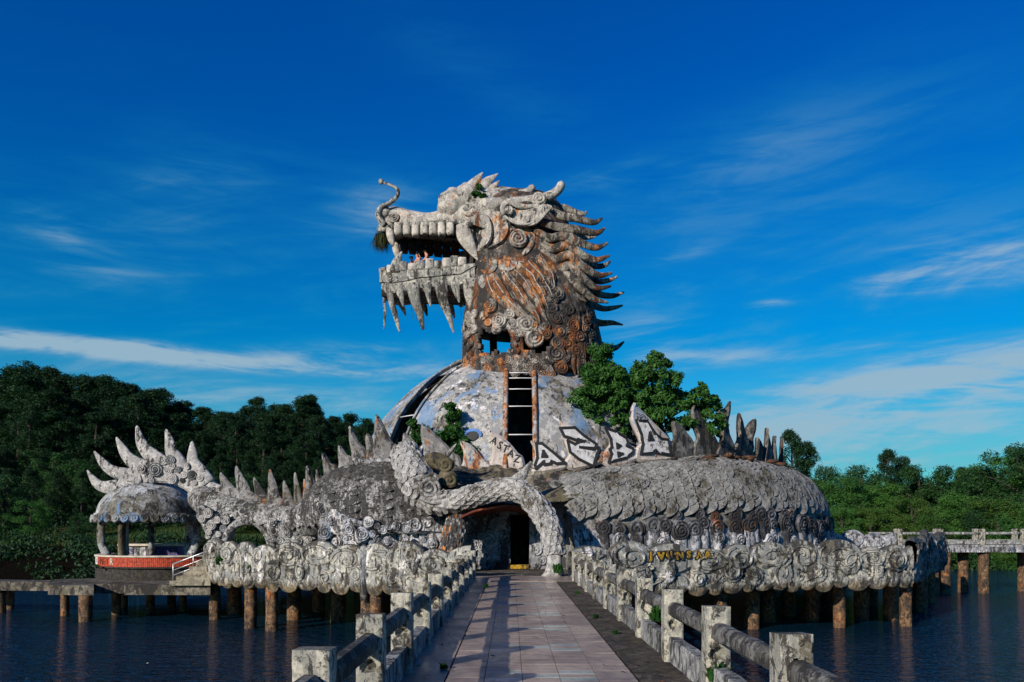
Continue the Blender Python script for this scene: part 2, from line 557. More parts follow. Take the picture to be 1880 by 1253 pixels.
M['steel'] = plain('grey_steel', (0.45, 0.46, 0.47), 0.35, 0.15, 0.6)
M['pane_bar'] = plain('white_bar', (0.6, 0.6, 0.6), 0.5, 0.15)
M['brick'] = plain('red_brick', (0.40, 0.055, 0.022), 0.75, 0.5, sc=9)
M['cream'] = plain('cream_coping', (0.52, 0.46, 0.36), 0.8, 0.25)
M['rubble_mouth_shade'] = concrete('pebble_dash_and_mouth_shade', light=(0.055, 0.05, 0.042), mid=(0.022, 0.02, 0.018), dirt=0.3, moss_a=0.2, sc=3.0)
M['redpaint'] = concrete('red_soffit_paint', light=(0.22, 0.055, 0.025), mid=(0.12, 0.032, 0.018), dirt=0.28, moss_a=0.2)
M['ink'] = plain('black_spray_paint', (0.008, 0.008, 0.009), 0.6, 0.2, bmp=0)
M['silver'] = concrete('silver_spray_paint', light=(0.60, 0.59, 0.59), mid=(0.46, 0.455, 0.46), dirt=0.04, moss_a=0.0, sc=2.0, pits=0.3)
M['bluepaint'] = plain('blue_spray_paint', (0.05, 0.16, 0.42), 0.6, 0.3, bmp=0)
M['palepaint'] = plain('pale_spray_paint', (0.26, 0.38, 0.52), 0.6, 0.3, bmp=0)
M['yellow'] = concrete('yellow_spray_paint', light=(0.50, 0.31, 0.02), mid=(0.34, 0.20, 0.02), dirt=0.42, moss_a=0.2, sc=2.0)
M['purple'] = plain('purple_spray_paint', (0.10, 0.06, 0.24), 0.6, 0.3, bmp=0)


def tile_mat(name, col):
    m, t, b = mat_new(name)
    g = t.n.new('ShaderNodeNewGeometry')
    oi = t.n.new('ShaderNodeObjectInfo')
    pos = g.outputs['Position']
    n1 = t.noise(pos, 0.9, 6, 0.68, 0.5); n2 = t.noise(pos, 7, 4, 0.7)
    f = t.m('MULTIPLY', t.ramp(n1, 0.38, 0.62, 0.62, 1.1), t.ramp(n2, 0.35, 0.7, 1.08, 0.78))
    f = t.m('MULTIPLY', f, t.m('ADD', 0.93, t.m('MULTIPLY', oi.outputs['Random'], 0.14)))
    t.put(b.inputs['Base Color'], t.mix(1.0, (*col, 1), t.comb(f, f, f), 'MULTIPLY'))
    t.put(b.inputs['Roughness'], t.ramp(n1, 0.35, 0.65, 0.42, 0.2))
    bump(t, b, n2, 0.001, 0.6)
    return m


M['tile'] = tile_mat('pink_floor_tile', (0.36, 0.285, 0.245))
M['tile2'] = tile_mat('grey_green_floor_tile', (0.34, 0.40, 0.37))
M['grout'] = plain('dark_grout', (0.06, 0.045, 0.04), 0.8, 0.3)
M['step'] = concrete('step_concrete', light=(0.34, 0.30, 0.22), mid=(0.2, 0.175, 0.13), dirt=0.3, moss_a=0.4)
M['water'] = water_mat()
M['bark'] = plain('tree_bark', (0.045, 0.034, 0.026), 0.9, 0.4, sc=4, bmp=0.03)
M['pine'] = foliage('pine_needles', (0.006, 0.024, 0.010), (0.018, 0.058, 0.018), 0.2)
M['leaf'] = foliage('broad_leaves', (0.026, 0.095, 0.020), (0.078, 0.195, 0.036), 0.3)
M['leafy'] = foliage('yellow_green_leaves', (0.026, 0.080, 0.014), (0.075, 0.145, 0.026), 0.3)
M['deep'] = foliage('deep_green_leaves', (0.012, 0.045, 0.014), (0.034, 0.095, 0.024), 0.3)
M['vine'] = foliage('vine_leaves', (0.014, 0.060, 0.012), (0.04, 0.13, 0.022), 0.3)
M['mossleaf'] = foliage('dry_moss', (0.022, 0.030, 0.010), (0.06, 0.065, 0.022), 0.2)
M['grass'] = foliage('grass_blades', (0.022, 0.055, 0.012), (0.055, 0.10, 0.022), 0.3)
M['skin'] = plain('skin', (0.55, 0.25, 0.16), 0.55, 0.1)
M['hair'] = plain('dark_hair', (0.02, 0.015, 0.012), 0.6, 0.2)
M['cloth'] = plain('dark_cloth', (0.035, 0.04, 0.055), 0.8, 0.2)
M['rind'] = concrete('dead_leaf_litter', light=(0.16, 0.06, 0.03), mid=(0.07, 0.04, 0.025), dirt=0.4, moss_a=0.4, sc=3)


def ground_mat():
    m, t, b = mat_new('earth_and_grass')
    g = t.n.new('ShaderNodeNewGeometry')
    pos = g.outputs['Position']
    n = t.noise(pos, 0.12, 6, 0.65)
    f = t.noise(pos, 3.0, 4, 0.7)
    z = t.sep(pos)[2]
    c = t.mix(t.ramp(n, 0.4, 0.6), (0.05, 0.075, 0.018), (0.09, 0.075, 0.035))
    c = t.mix(t.ramp(f, 0.35, 0.7), c, (0.028, 0.042, 0.012))
    c = t.mix(t.ramp(z, 0.0, 0.35), (0.006, 0.005, 0.004), c)
    t.put(b.inputs['Base Color'], c)
    b.inputs['Roughness'].default_value = 0.95
    b.inputs['Specular IOR Level'].default_value = 0.0
    bump(t, b, f, 0.25)
    return m


M['ground'] = ground_mat()


# ================================================================ the setting
WZ = -2.3      # lake level


def shore_y(x):
    return 70 + 6 * math.sin(x * 0.05) + 3 * math.sin(x * 0.13 + 1) - (8 if x < -25 else 0) + max(0, (x - 60)) * 0.1


def ground_z(x, y):
    d = y - shore_y(x)
    d = max(d, abs(x) - 150, -y - 60)
    z = -4.0 if d < -8 else (-4.0 + (d + 8) / 8 * 1.9 if d < 0 else -2.1 + min(d / 7, 1) * 2.7)
    if d > 0 and x < 40:
        k = min(max((40 - x) / 50, 0), 1)
        z += k * max(0, min(d - 16, 90)) * 0.17
    if d > 0: z += 0.35 * noise.noise((x * 0.07, y * 0.07, 0))
    return z


def terrain():
    def axis(lo, hi, segs):
        a = []
        for (p, q, s) in segs: a += list(np.arange(p, q, s))
        return a + [hi]
    xs = axis(-2500, 2500, [(-2500, -200, 230), (-200, -90, 10), (-90, 110, 2.5), (110, 210, 10), (210, 2500, 230)])
    ys = axis(-900, 3500, [(-900, -80, 100), (-80, 40, 15), (40, 130, 2.2), (130, 260, 12), (260, 3500, 300)])
    V = [(x, y, ground_z(x, y)) for x in xs for y in ys]
    Fc = grid_faces(len(xs), len(ys))
    o = mesh('ground', V, [tuple(reversed(f)) for f in Fc], M['ground'], None, True, 'structure')
    return o


terrain()
w = mesh('lake_water', [(-700, -200, WZ), (700, -200, WZ), (700, 260, WZ), (-700, 260, WZ)], [(0, 1, 2, 3)], M['water'], None, False, 'structure')

# ---------------------------------------------------------------- walkway
TX0, TX1 = -0.70, 1.36
walk = mesh('walkway', boxV(-1.36, 2.14, 1.5, 24.2, -0.42, -0.012), BOXF, M['kerb'], None, False, 'structure')
for nm, x0, x1 in (('kerb', -1.36, TX0 - 0.012), ('kerb', TX1 + 0.012, 2.14)):
    V, Fc = [], []
    ys = np.arange(1.5, 24.2, 0.25)
    rr = random.Random(5)
    for y in ys:
        e = 0.02 * noise.noise((x0, y * 2, 0)); z = 0.012 + 0.008 * noise.noise((x1, y * 1.5, 3))
        V += [(x0, y, z), ((x0 + x1) / 2, y, z + 0.006 * noise.noise((y, 4, 1))), (x1, y, z), ]
    mesh(nm, V, [tuple(reversed(f)) for f in grid_faces(len(ys), 3)], M['tile'] if x0 < 0 else M['kerb'], walk)
tw, td = (TX1 - TX0) / 5, 0.209


def tile_mesh(name, mat):
    g = 0.0028
    me = bpy.data.meshes.new(name)
    x0, x1, y0, y1 = g, tw - g, g * 0.8, td - g * 0.8
    b = 0.002
    V = [(x0, y0, -0.01), (x1, y0, -0.01), (x1, y1, -0.01), (x0, y1, -0.01), (x0, y0, 0), (x1, y0, 0), (x1, y1, 0), (x0, y1, 0),
         (x0 + b, y0 + b, 0.003), (x1 - b, y0 + b, 0.003), (x1 - b, y1 - b, 0.003), (x0 + b, y1 - b, 0.003)]
    Fc = [(0, 1, 5, 4), (1, 2, 6, 5), (2, 3, 7, 6), (3, 0, 4, 7), (4, 5, 9, 8), (5, 6, 10, 9), (6, 7, 11, 10), (7, 4, 8, 11), (8, 9, 10, 11)]
    me.from_pydata(V, [], Fc)
    me.materials.append(mat)
    return me


tmA, tmB = tile_mesh('floor_tile', M['tile']), tile_mesh('floor_tile_green', M['tile2'])
restV, restF, restM = [], [], []
rt = random.Random(3)
nrow = int((24.1 - 1.6) / td)
ntile = 0
for r_ in range(nrow):
    y = 1.6 + r_ * td
    ph = r_ % 10
    for c_ in range(5):
        green = (c_ in (1, 3) and ph in (3, 5)) or (c_ == 2 and ph == 4)
        x = TX0 + c_ * tw
        z = 0.004 + rt.uniform(-0.0008, 0.0008)
        if y > 8.2 and ntile < 300:
            o = link('tile', tmB if green else tmA, None, None, Matrix.Translation((x, y, z)) @ Matrix.Rotation(rt.uniform(-0.003, 0.003), 4, 'Y') @ Matrix.Rotation(rt.uniform(-0.004, 0.004), 4, 'X'))
            setpar(o, walk)
            ntile += 1
        else:
            src = tmB if green else tmA
            b0 = len(restV)
            restV += [(v.co.x + x, v.co.y + y, v.co.z + z) for v in src.vertices]
            for p in src.polygons:
                restF.append(tuple(b0 + q for q in p.vertices)); restM.append(1 if green else 0)
o = mesh('tile_field', restV, restF, M['tile'], walk, False, 'stuff')
o.data.materials.append(M['tile2'])
o.data.polygons.foreach_set('material_index', restM)


# ---------------------------------------------------------------- railings with broken posts
def post_mesh(seed):
    """square post whose camera-facing side has spalled holes"""
    rr = random.Random(seed)
    h, hw = 0.90, 0.115
    bm = bmesh.new()
    nx, nz = 14, 44
    hole = [(rr.uniform(-0.03, 0.03), rr.uniform(0.38, 0.50), rr.uniform(0.035, 0.075), rr.uniform(0.04, 0.08))]
    if rr.random() < 0.4: hole.append((rr.uniform(-0.05, 0.05), rr.uniform(0.62, 0.76), 0.025, 0.02))
    if rr.random() < 0.35: hole.append((rr.uniform(-0.05, 0.05), rr.uniform(0.12, 0.25), 0.04, 0.05))
    g = []
    for i in range(nz + 1):
        row = []
        z = h * i / nz
        for j in range(nx + 1):
            x = -hw + 2 * hw * j / nx
            y = -hw
            dep = 0
            for (cx, cz, rx, rz) in hole:
                q = math.hypot((x - cx) / rx, (z - cz) / rz) + 0.45 * noise.noise((x * 22 + seed, z * 22, seed * 1.7))
                dep = max(dep, min(max((1.0 - q) * 3.2, 0), 1) * 0.075)
            edge = min(hw - abs(x), h - z, z + 0.05)
            ch = max(0, 0.022 + 0.018 * noise.noise((x * 9, z * 9, seed)) - edge)
            y += dep + ch * 0.7 + 0.003 * noise.noise((x * 30, z * 30, seed))
            row.append(bm.verts.new((x, y, z)))
        g.append(row)
    for i in range(nz):
        for j in range(nx):
            bm.faces.new((g[i][j], g[i][j + 1], g[i + 1][j + 1], g[i + 1][j]))
    # other sides
    bk = [[bm.verts.new((x, hw, z)) for x in (-hw, hw)] for z in (0, h * 0.33, h * 0.66, h - 0.012)]
    for i in range(3): bm.faces.new((bk[i][1], bk[i][0], bk[i + 1][0], bk[i + 1][1]))
    L = [g[i][0] for i in range(nz + 1)]; Rr = [g[i][-1] for i in range(nz + 1)]
    bm.faces.new(L + [bk[3][0], bk[2][0], bk[1][0], bk[0][0]])
    bm.faces.new(list(reversed(Rr)) + [bk[0][1], bk[1][1], bk[2][1], bk[3][1]])
    bm.faces.new(g[nz] + [bk[3][1], bk[3][0]])
    bmesh.ops.recalc_face_normals(bm, faces=bm.faces)
    me = bpy.data.meshes.new('post')
    bm.to_mesh(me); bm.free()
    me.polygons.foreach_set('use_smooth', [True] * len(me.polygons))
    me.set_sharp_from_angle(angle=R(35))
    me.materials.append(M['post'])
    return me


POSTS = [post_mesh(s) for s in (3, 11, 18, 27, 35, 46)]


def rail_geo(name, x, y0, y1, z0, z1, hw, mat, parent, seed, hexa=True):
    n = 9
    V = []
    sec = [(-hw, .18), (-hw, .72), (-hw * .45, 1), (hw * .45, 1), (hw, .72), (hw, .18), (hw * .5, 0), (-hw * .5, 0)] if hexa else \
          [(-hw, 0), (-hw, .93), (-hw * .9, 1), (hw * .9, 1), (hw, .93), (hw, 0)]
    for i in range(n):
        y = y0 + (y1 - y0) * i / (n - 1)
        for (a, f) in sec:
            k = 0.010 * noise.noise((a * 20 + seed, y * 3.3, f * 5))
            V.append((x + a + k, y, z0 + (z1 - z0) * f + k))
    m = len(sec)
    Fc = grid_faces(n, m, True) + [tuple(range(m)), tuple(range((n - 1) * m, n * m))[::-1]]
    o = fix_normals(mesh(name, V, Fc, mat, parent, True, None, 30))
    return o


def railing(x, ys, label, seed):
    e = empty('railing', (x, ys[0], 0))
    tag(e, label, 'railing', 'concrete railings of the walkway')
    rr = random.Random(seed)
    for i, y in enumerate(ys):
        M4 = Matrix.Translation((x, y, 0.0)) @ Matrix.Rotation(rr.uniform(-0.03, 0.03), 4, 'Z') @ Matrix.Rotation(rr.uniform(-0.012, 0.012), 4, 'X') @ Matrix.Diagonal((1, 1, rr.uniform(0.985, 1.02), 1))
        link('post', POSTS[rr.randrange(6)], e, None, M4)
        if i < len(ys) - 1:
            dz = rr.uniform(-0.015, 0.015)
            rail_geo('top_rail', x, y + 0.117, ys[i + 1] - 0.117, 0.565 + dz, 0.735 + dz, 0.075, M['rail'], e, seed + i)
            rail_geo('bottom_rail', x, y + 0.117, ys[i + 1] - 0.117, 0.02, 0.30 + rr.uniform(-0.02, 0.02), 0.07, M['lowrail'], e, seed + i + 40, False)
    return e


railing(-1.235, [3.0 + 2.02 * i for i in range(12)], 'pitted concrete railing in shadow along the left edge of the tiled walkway', 21)
railing(1.985, [3.55 + 2.08 * i for i in range(11)], 'sunlit pitted concrete railing along the right edge of the tiled walkway', 77)


# ---------------------------------------------------------------- swirls (cloud scrolls) shared by the whole monument
def swirl_mesh(name, turns=2.1, nr=15, nt=40, dome=0.22, hand=1, cutw=0.19, skirt=-0.22):
    V, Fc = [(0, 0, dome + 0.16)], []
    for i in range(1, nr + 1):
        r = i / nr
        for j in range(nt):
            a = 2 * PI * j / nt
            ph = (turns * r - a / (2 * PI)) % 1.0
            k = math.exp(-((min(ph, 1 - ph)) / cutw) ** 2)      # groove
            rim = 0.03 * math.cos(a * 3 + 1)
            z = dome * math.sqrt(max(0, 1 - (r * 0.93) ** 2)) + 0.17 * (ph ** 1.3) * min(1, (1 - r) * 6 + 0.3) - 0.15 * k * (1 - 0.4 * r) + 0.07 * math.exp(-(r / 0.16) ** 2)
            if i == nr: z = skirt
            rr = r * (1 + rim)
            V.append((hand * rr * math.cos(a), rr * math.sin(a), z))
    for j in range(nt):
        Fc.append((0, 1 + j, 1 + (j + 1) % nt) if hand > 0 else (0, 1 + (j + 1) % nt, 1 + j))
    for i in range(nr - 1):
        for j in range(nt):
            a, b = 1 + i * nt + j, 1 + i * nt + (j + 1) % nt
            q = (a, a + nt, b + nt, b)
            Fc.append(q if hand > 0 else q[::-1])
    me = bpy.data.meshes.new(name)
    me.from_pydata([tuple(v) for v in V], [], Fc)
    me.polygons.foreach_set('use_smooth', [True] * len(me.polygons))
    me.set_sharp_from_angle(angle=R(55))
    return me


SW = {}


def swirl_for(mat, big=False, hand=1, v=0):
    key = (mat.name, big, hand, v)
    if key not in SW:
        me = swirl_mesh('swirl', (2.6 if big else 1.9) + 0.25 * v, 20 if big else 13, 48 if big else 30, (0.12, 0.18, 0.26)[v % 3], hand)
        me.materials.append(mat)
        SW[key] = me
    return SW[key]


def swirl(p, n, r, mat, parent, up=Vector((0, 0, 1)), spin=None, hand=None, big=False, sink=0.0, name='swirl', rng=random, sy=1.0):
    hand = hand or rng.choice((1, -1))
    spin = rng.uniform(0, 2 * PI) if spin is None else spin
    Mx = frame(p - n.normalized() * sink, n, up, r, spin)
    if sy != 1.0: Mx = frame(p - n.normalized() * sink, n, up, r) @ Matrix.Diagonal((1, sy, 1, 1)) @ Matrix.Rotation(spin, 4, 'Z')
    return link(name, swirl_for(mat, big, hand, rng.randrange(3)), parent, None, Mx)


# ---------------------------------------------------------------- terrace, its piles and cloud parapets
PL = [P(385, 1000, 33.6), P(425, 1000, 31.8), P(470, 1000, 30.6), P(545, 1000, 29.8), P(640, 1000, 28.9), P(700, 1000, 28.0), P(770, 1000, 27.2), P(840, 1000, 26.6), P(868, 1000, 26.4)]
PR = [P(1046, 1000, 26.4), P(1090, 1000, 26.7), P(1160, 1000, 27.4), P(1250, 1000, 28.2), P(1350, 1000, 29.0), P(1450, 1000, 29.8), P(1550, 1000, 30.4), P(1620, 1000, 30.8), P(1668, 1000, 31.4)]
PB = [P(1668, 1000, 31.5), P(1690, 1000, 34), P(1700, 1000, 37.5), P(1716, 1000, 40.0), P(1727, 1000, 42.5)]
deck_pts = [(p.x, p.y) for p in PL + PR + PB] + [(21, 52), (8, 58), (-10, 56), (-15.5, 46), (-14.5, 37)]
n_ = len(deck_pts)
V = [(x, y, -0.004) for x, y in deck_pts] + [(x, y, -0.45) for x, y in deck_pts]
Fc = [tuple(range(n_)), tuple(range(2 * n_ - 1, n_ - 1, -1))] + [(i, n_ + i, n_ + (i + 1) % n_, (i + 1) % n_) for i in range(n_)]
terr = fix_normals(mesh('terrace', V, Fc, M['slab'], None, False, 'structure'))
ap = box('terrace_apron', -1.36, 2.14, 24.24, 26.8, -0.42, 0.006, M['tile'], terr)


def pile_mesh(seed):
    rr = random.Random(seed)
    n, k = 16, 12
    V = []
    for i in range(n):
        t = i / (n - 1)
        for j in range(k):
            a = 2 * PI * j / k
            r = 0.24 * (1 + 0.10 * noise.noise((math.cos(a) * 1.3, math.sin(a) * 1.3, t * 5 + seed)) + (0.07 if 0.3 < t < 0.36 else 0))
            V.append((r * math.cos(a), r * math.sin(a), -4.0 + t * 3.9))
    return V, grid_faces(n, k, True) + [tuple(range((n - 1) * k, n * k))]


PM = []
for s in range(3):
    V, Fc = pile_mesh(s * 9 + 2)
    o = mesh('pile', V, Fc, M['pile']); PM.append(o.data); bpy.data.objects.remove(o)
PILE_N = [0]


def pile(x, y, ztop, r, label, group):
    PILE_N[0] += 1
    o = link('pile', PM[PILE_N[0] % 3], None, None, Matrix.Translation((x, y, ztop + 0.1)) @ Matrix.Rotation(PILE_N[0] * 1.3, 4, 'Z') @ Matrix.Diagonal((r / 0.24, r / 0.24, 1, 1)))
    return tag(o, label, 'pile', group)


front = [(392, 33.9, 'brown concrete pile under the leftmost end of the cloud parapet, beside the staircase'),
         (458, 30.9, 'knotty brown pile under the left cloud parapet, second from the staircase'),
         (497, 30.2, 'knotty brown pile under the left cloud parapet, third from the staircase'),
         (673, 28.4, 'left one of a pair of rusty brown piles behind the left railing'),
         (690, 28.1, 'right one of a pair of rusty brown piles behind the left railing'),
         (1325, 29.2, 'brown pile under the right cloud parapet, nearest to the right railing'),
         (1544, 31.2, 'brown pile with pale foot under the right cloud parapet, second from its outer end'),
         (1666, 31.6, 'tall brown sunlit pile under the outer end of the right cloud parapet')]
for px, Y, lb in front:
    q = P(px, 1000, Y)
    pile(q.x, q.y + 0.15, -0.42, 0.235, lb, 'piles under the terrace edge')
rr = random.Random(9)
back = [(1410, 33), (1448, 35.5), (1490, 33.5), (1520, 37), (1582, 34), (1635, 34), (1600, 40), (1690, 37), (1705, 41), (430, 36), (540, 34), (585, 37), (620, 33), (760, 31), (820, 34), (1100, 33), (1180, 31), (1260, 34), (1380, 31), (1680, 40.5)]
for px, Y in back:
    q = P(px, 1000, Y)
    pile(q.x, q.y, -0.42, 0.30, 'dark pile in the shade deep under the terrace', 'piles in the shade under the terrace')
for y in (9, 14, 19):
    for x in (-1.0, 1.8):
        pile(x, y, -0.4, 0.2, 'pile below the walkway deck', 'piles below the walkway')


def resample(pts, step):
    A = np.array([(p.x, p.y) for p in pts])
    C = crom(A, 400)
    d = np.concatenate([[0], np.cumsum(np.hypot(*np.diff(C, axis=0).T))])
    n = int(d[-1] / step) + 1
    s = np.linspace(0, d[-1], n)
    return np.stack([np.interp(s, d, C[:, 0]), np.interp(s, d, C[:, 1])], 1), s


def parapet(pts, label, seed, mat, zt=1.0, zb=-0.72, dens=1.0, group='cloud parapets round the terrace', sw_mat=None, height_wave=0.16, fin=None):
    rr = random.Random(seed)
    C, s = resample(pts, 0.055)
    n = len(s); L = s[-1]
    T = np.gradient(C, axis=0); T /= np.linalg.norm(T, axis=1)[:, None]
    N = np.stack([T[:, 1], -T[:, 0]], 1)
    e = empty('cloud_parapet', (C[n // 2][0], C[n // 2][1], 0))
    tag(e, label, 'parapet', group)
    # lobes: pillow shapes (centre along, centre height, radius along, radius up, height)
    lobes = []
    u = 0.0
    while u < L:                                     # tall hanging lobes that make the scalloped lower edge
        w_ = rr.uniform(0.26, 0.46)
        lobes.append((u + w_, zb + 0.30, w_ * 1.08, 0.36 + rr.uniform(-.08, .08), 0.10, 'b'))
        u += 2 * w_
    u = -0.2
    while u < L:                                     # big upper scrolls
        w_ = rr.uniform(0.55, 1.05)
        lobes.append((u + w_, zt - 0.40 + rr.uniform(-0.16, 0.10), w_ * 1.10, rr.uniform(0.42, 0.62), 0.15, 't'))
        u += 2 * w_ * 0.92
    u = 0.0
    while u < L:
        w_ = rr.uniform(0.28, 0.50)
        lobes.append((u, rr.uniform(zb + 0.5, zt - 0.6), w_, w_ * rr.uniform(0.9, 1.5), 0.14, 'm'))
        u += rr.uniform(0.8, 1.7) / dens
    zz = np.linspace(zb - 0.1, zt + 0.5, 2)
    topz = np.full(n, zt - 0.20); botz = np.full(n, zb + 0.16)
    for (cu, cz, ru, rz, h, kd) in lobes:
        q = 1 - ((s - cu) / ru) ** 2
        ok = q > 0
        e_ = np.sqrt(np.where(ok, q, 0)) * rz
        if kd == 't': topz = np.where(ok, np.maximum(topz, cz + e_), topz)
        if kd == 'b': botz = np.where(ok, np.minimum(botz, cz - e_), botz)
    nv = 56
    V = []
    for i in range(n):
        zs = np.linspace(botz[i], topz[i], nv)
        off = np.full(nv, 0.0)
        for (cu, cz, ru, rz, h, kd) in lobes:
            a = ((s[i] - cu) / ru) ** 2
            if a >= 1: continue
            q = 1 - a - ((zs - cz) / rz) ** 2
            qq = np.maximum(q, 0)
            lay = {'b': 0.05, 't': 0.0, 'm': 0.10}[kd]
            prof_ = np.minimum(1, qq * 7) ** 0.5 * (h * 0.42) + qq * h * 0.30 + np.exp(-((qq - 0.12) / 0.07) ** 2) * 0.035 + lay
            off = np.maximum(off, np.where(q > 0, prof_, 0))
        vv = np.linspace(-1, 1, nv)
        off += 0.15 * np.sqrt(np.maximum(0, 1 - vv ** 4)) + 0.006 * np.sin(s[i] * 23 + zs * 31) * np.sin(zs * 17)
        for j in range(nv):
            V.append((C[i][0] + N[i][0] * off[j], C[i][1] + N[i][1] * off[j], zs[j]))
        V.append((C[i][0] - N[i][0] * 0.12, C[i][1] - N[i][1] * 0.12, topz[i] - 0.05))
        V.append((C[i][0] - N[i][0] * 0.16, C[i][1] - N[i][1] * 0.16, -0.3))
    wall = fix_normals(mesh('wall', V, grid_faces(n, nv + 2, True), mat, e, True))

    def at(uu, z):
        fi = float(np.clip(np.interp(uu, s, np.arange(n)), 1, n - 2.01))
        i = int(fi); ti = fi - i
        zb2 = botz[i] * (1 - ti) + botz[i + 1] * ti; zt2 = topz[i] * (1 - ti) + topz[i + 1] * ti
        fj = float(np.clip((z - zb2) / (zt2 - zb2) * (nv - 1), 1, nv - 2.01))
        j = int(fj); tj = fj - j
        g = lambda a, b: Vector(V[a * (nv + 2) + b])
        p = (g(i, j) * (1 - tj) + g(i, j + 1) * tj) * (1 - ti) + (g(i + 1, j) * (1 - tj) + g(i + 1, j + 1) * tj) * ti
        nn = (g(i, j + 1) - g(i, j - 1)).cross(g(i + 1, j) - g(i - 1, j))
        nv_ = Vector((N[i][0], N[i][1], 0))
        nn = (nn.normalized() if nn.length > 1e-6 else nv_)
        if nn.dot(nv_) < 0: nn = -nn
        return p, (nn * 0.35 + nv_).normalized()

    def scroll(cu, cz, ru, rz, turns, dirn, st, wd):
        """a raised cord that winds into the middle of a cloud lobe"""
        pp, ww = [], []
        for t in np.linspace(0, 1, int(16 * turns) + 6):
            rad = 0.96 * (1 - t) ** 0.85 + 0.05
            an = st + dirn * 2 * PI * turns * t
            p, nn = at(cu + ru * rad * math.cos(an), min(max(cz + rz * rad * math.sin(an), zb + 0.08), zt + 0.3))
            pp.append(p + nn * 0.008)
            ww.append(wd * (0.55 + 0.6 * math.sin(PI * min(t * 1.4 + .08, 1))) + 0.012)
        tine('scroll', pp, ww, mat, wall, thick=1.0, D=Vector((N[n // 2][0], N[n // 2][1], 0)), n=len(pp) * 2, k=6)
    for (cu, cz, ru, rz, h, kd) in lobes:
        if not 0.15 < cu < L - 0.15: continue
        if kd == 't':
            q3 = rr.random()
            if q3 < 0.62: scroll(cu, cz - 0.04, ru * 0.86, rz * 0.80, rr.uniform(1.2, 2.1), rr.choice((-1, 1)), rr.uniform(1.6, 4.6), 0.042)
            else:                     # an open curl to one side and plain plaster beside it
                sg = rr.choice((-1, 1))
                scroll(cu + sg * ru * 0.38, cz + rz * rr.uniform(-.1, .25), ru * 0.42, rz * 0.55, rr.uniform(1.1, 1.7), sg, rr.uniform(2, 4), 0.036)
            if rr.random() < 0.5:
                p, nn = at(cu + ru * rr.choice((-.6, .6)), cz + rz * rr.uniform(-.5, .2))
                swirl(p, nn, rr.uniform(0.09, 0.16), mat, wall, rng=rr, sink=0.01)
        elif kd == 'm':
            if rr.random() < 0.6: scroll(cu, cz, ru * 0.8, rz * 0.8, rr.uniform(1.3, 1.9), rr.choice((-1, 1)), rr.uniform(0, 6), 0.034)
            else:
                p, nn = at(cu, cz)
                swirl(p, nn, ru * rr.uniform(0.5, 0.75), mat, wall, rng=rr, sink=0.02)
        elif rr.random() < 0.18:
            p, nn = at(cu, cz + 0.05)
            swirl(p, nn, rr.uniform(0.12, 0.20), mat, wall, rng=rr, sink=0.02)
    # flowing ribs between the scrolls
    for q in range(int(L * 1.1)):
        u0 = rr.uniform(0.3, L - 0.9); z0 = rr.uniform(zb + 0.4, zt - 0.3)
        du, dz = rr.uniform(-0.6, 0.6), rr.choice((-1, 1)) * rr.uniform(0.25, 0.6)
        pp = []
        for t in np.linspace(0, 1, 6):
            p, nn = at(u0 + du * t + 0.13 * math.sin(t * PI * 1.6), min(max(z0 + dz * t, zb + 0.12), zt - 0.2))
            pp.append(p + nn * 0.012)
        tine('rib', pp, [0.03, 0.05, 0.055, 0.05, 0.035, 0.015], mat, wall, thick=0.8, D=nn, n=9, k=6)
    return e, at, s


epL, atL, sL = parapet(PL, 'scalloped concrete cloud parapet left of the walkway', 4, M['parapet'])
epR, atR, sR = parapet(PR, 'long scalloped concrete cloud parapet right of the walkway, with yellow graffiti', 16, M['parapet'], zt=1.0, zb=-0.70)
epB, atB, sB = parapet(PB, 'shaded grey end of the cloud parapet where the far footbridge joins', 31, M['parapet_grey'], zt=1.25, zb=-0.55)  # turned from the sun; its shade is partly painted in by a darker concrete
parapet([P(1520, 1000, 46.5), P(1570, 1000, 46.8), P(1640, 1000, 47.2)], 'pale distant cloud parapet with blue paint seen behind the right-hand wall', 8, M['white'], zt=1.35, zb=-0.4)
# vertical strip on the left parapet where two panels meet
q = P(671, 1000, 28.45)
tine('panel_joint', [Vector((q.x, q.y - 0.30, z)) for z in (-0.95, -0.5, 0, 0.5, 0.95)], [0.13, 0.16, 0.15, 0.16, 0.13], M['parapet_grey'], epL, thick=0.6, D=Vector((0, 1, 0)))


# ================================================================ the dragon
DR = empty('dragon_sculpture', (1.0, 38, 0))
tag(DR, 'giant weathered concrete dragon with open jaws, coiled scaly body and flame-tipped tail', 'sculpture')


def part(name, V, Fc, mat, parent=None, sharp=None):
    return fix_normals(mesh(name, V, Fc, mat, parent or DR, True, None, sharp))


# ---------------------------------------------------------------- neck tower: stacked superellipse sections
HC = 38.0
NECK = [  # py, left px, right px, half depth
    (700, 850, 1110, 3.3), (668, 850, 1107, 3.25), (640, 850, 1104, 3.2), (605, 850, 1097, 3.1), (570, 853, 1088, 2.95), (540, 858, 1080, 2.8), (510, 862, 1072, 2.65),
    (480, 862, 1063, 2.5), (450, 866, 1054, 2.35), (425, 866, 1046, 2.2), (405, 862, 1040, 2.05), (388, 856, 1032, 1.85), (374, 856, 1022, 1.55), (364, 862, 1008, 1.15), (358, 872, 985, 0.7), (355, 890, 960, 0.25)]


def neck_sec(py):
    A = np.array(NECK)
    py = np.clip(py, 355, 700)
    o = A[::-1]
    return [np.interp(py, o[:, 0], o[:, i]) for i in (1, 2, 3)]


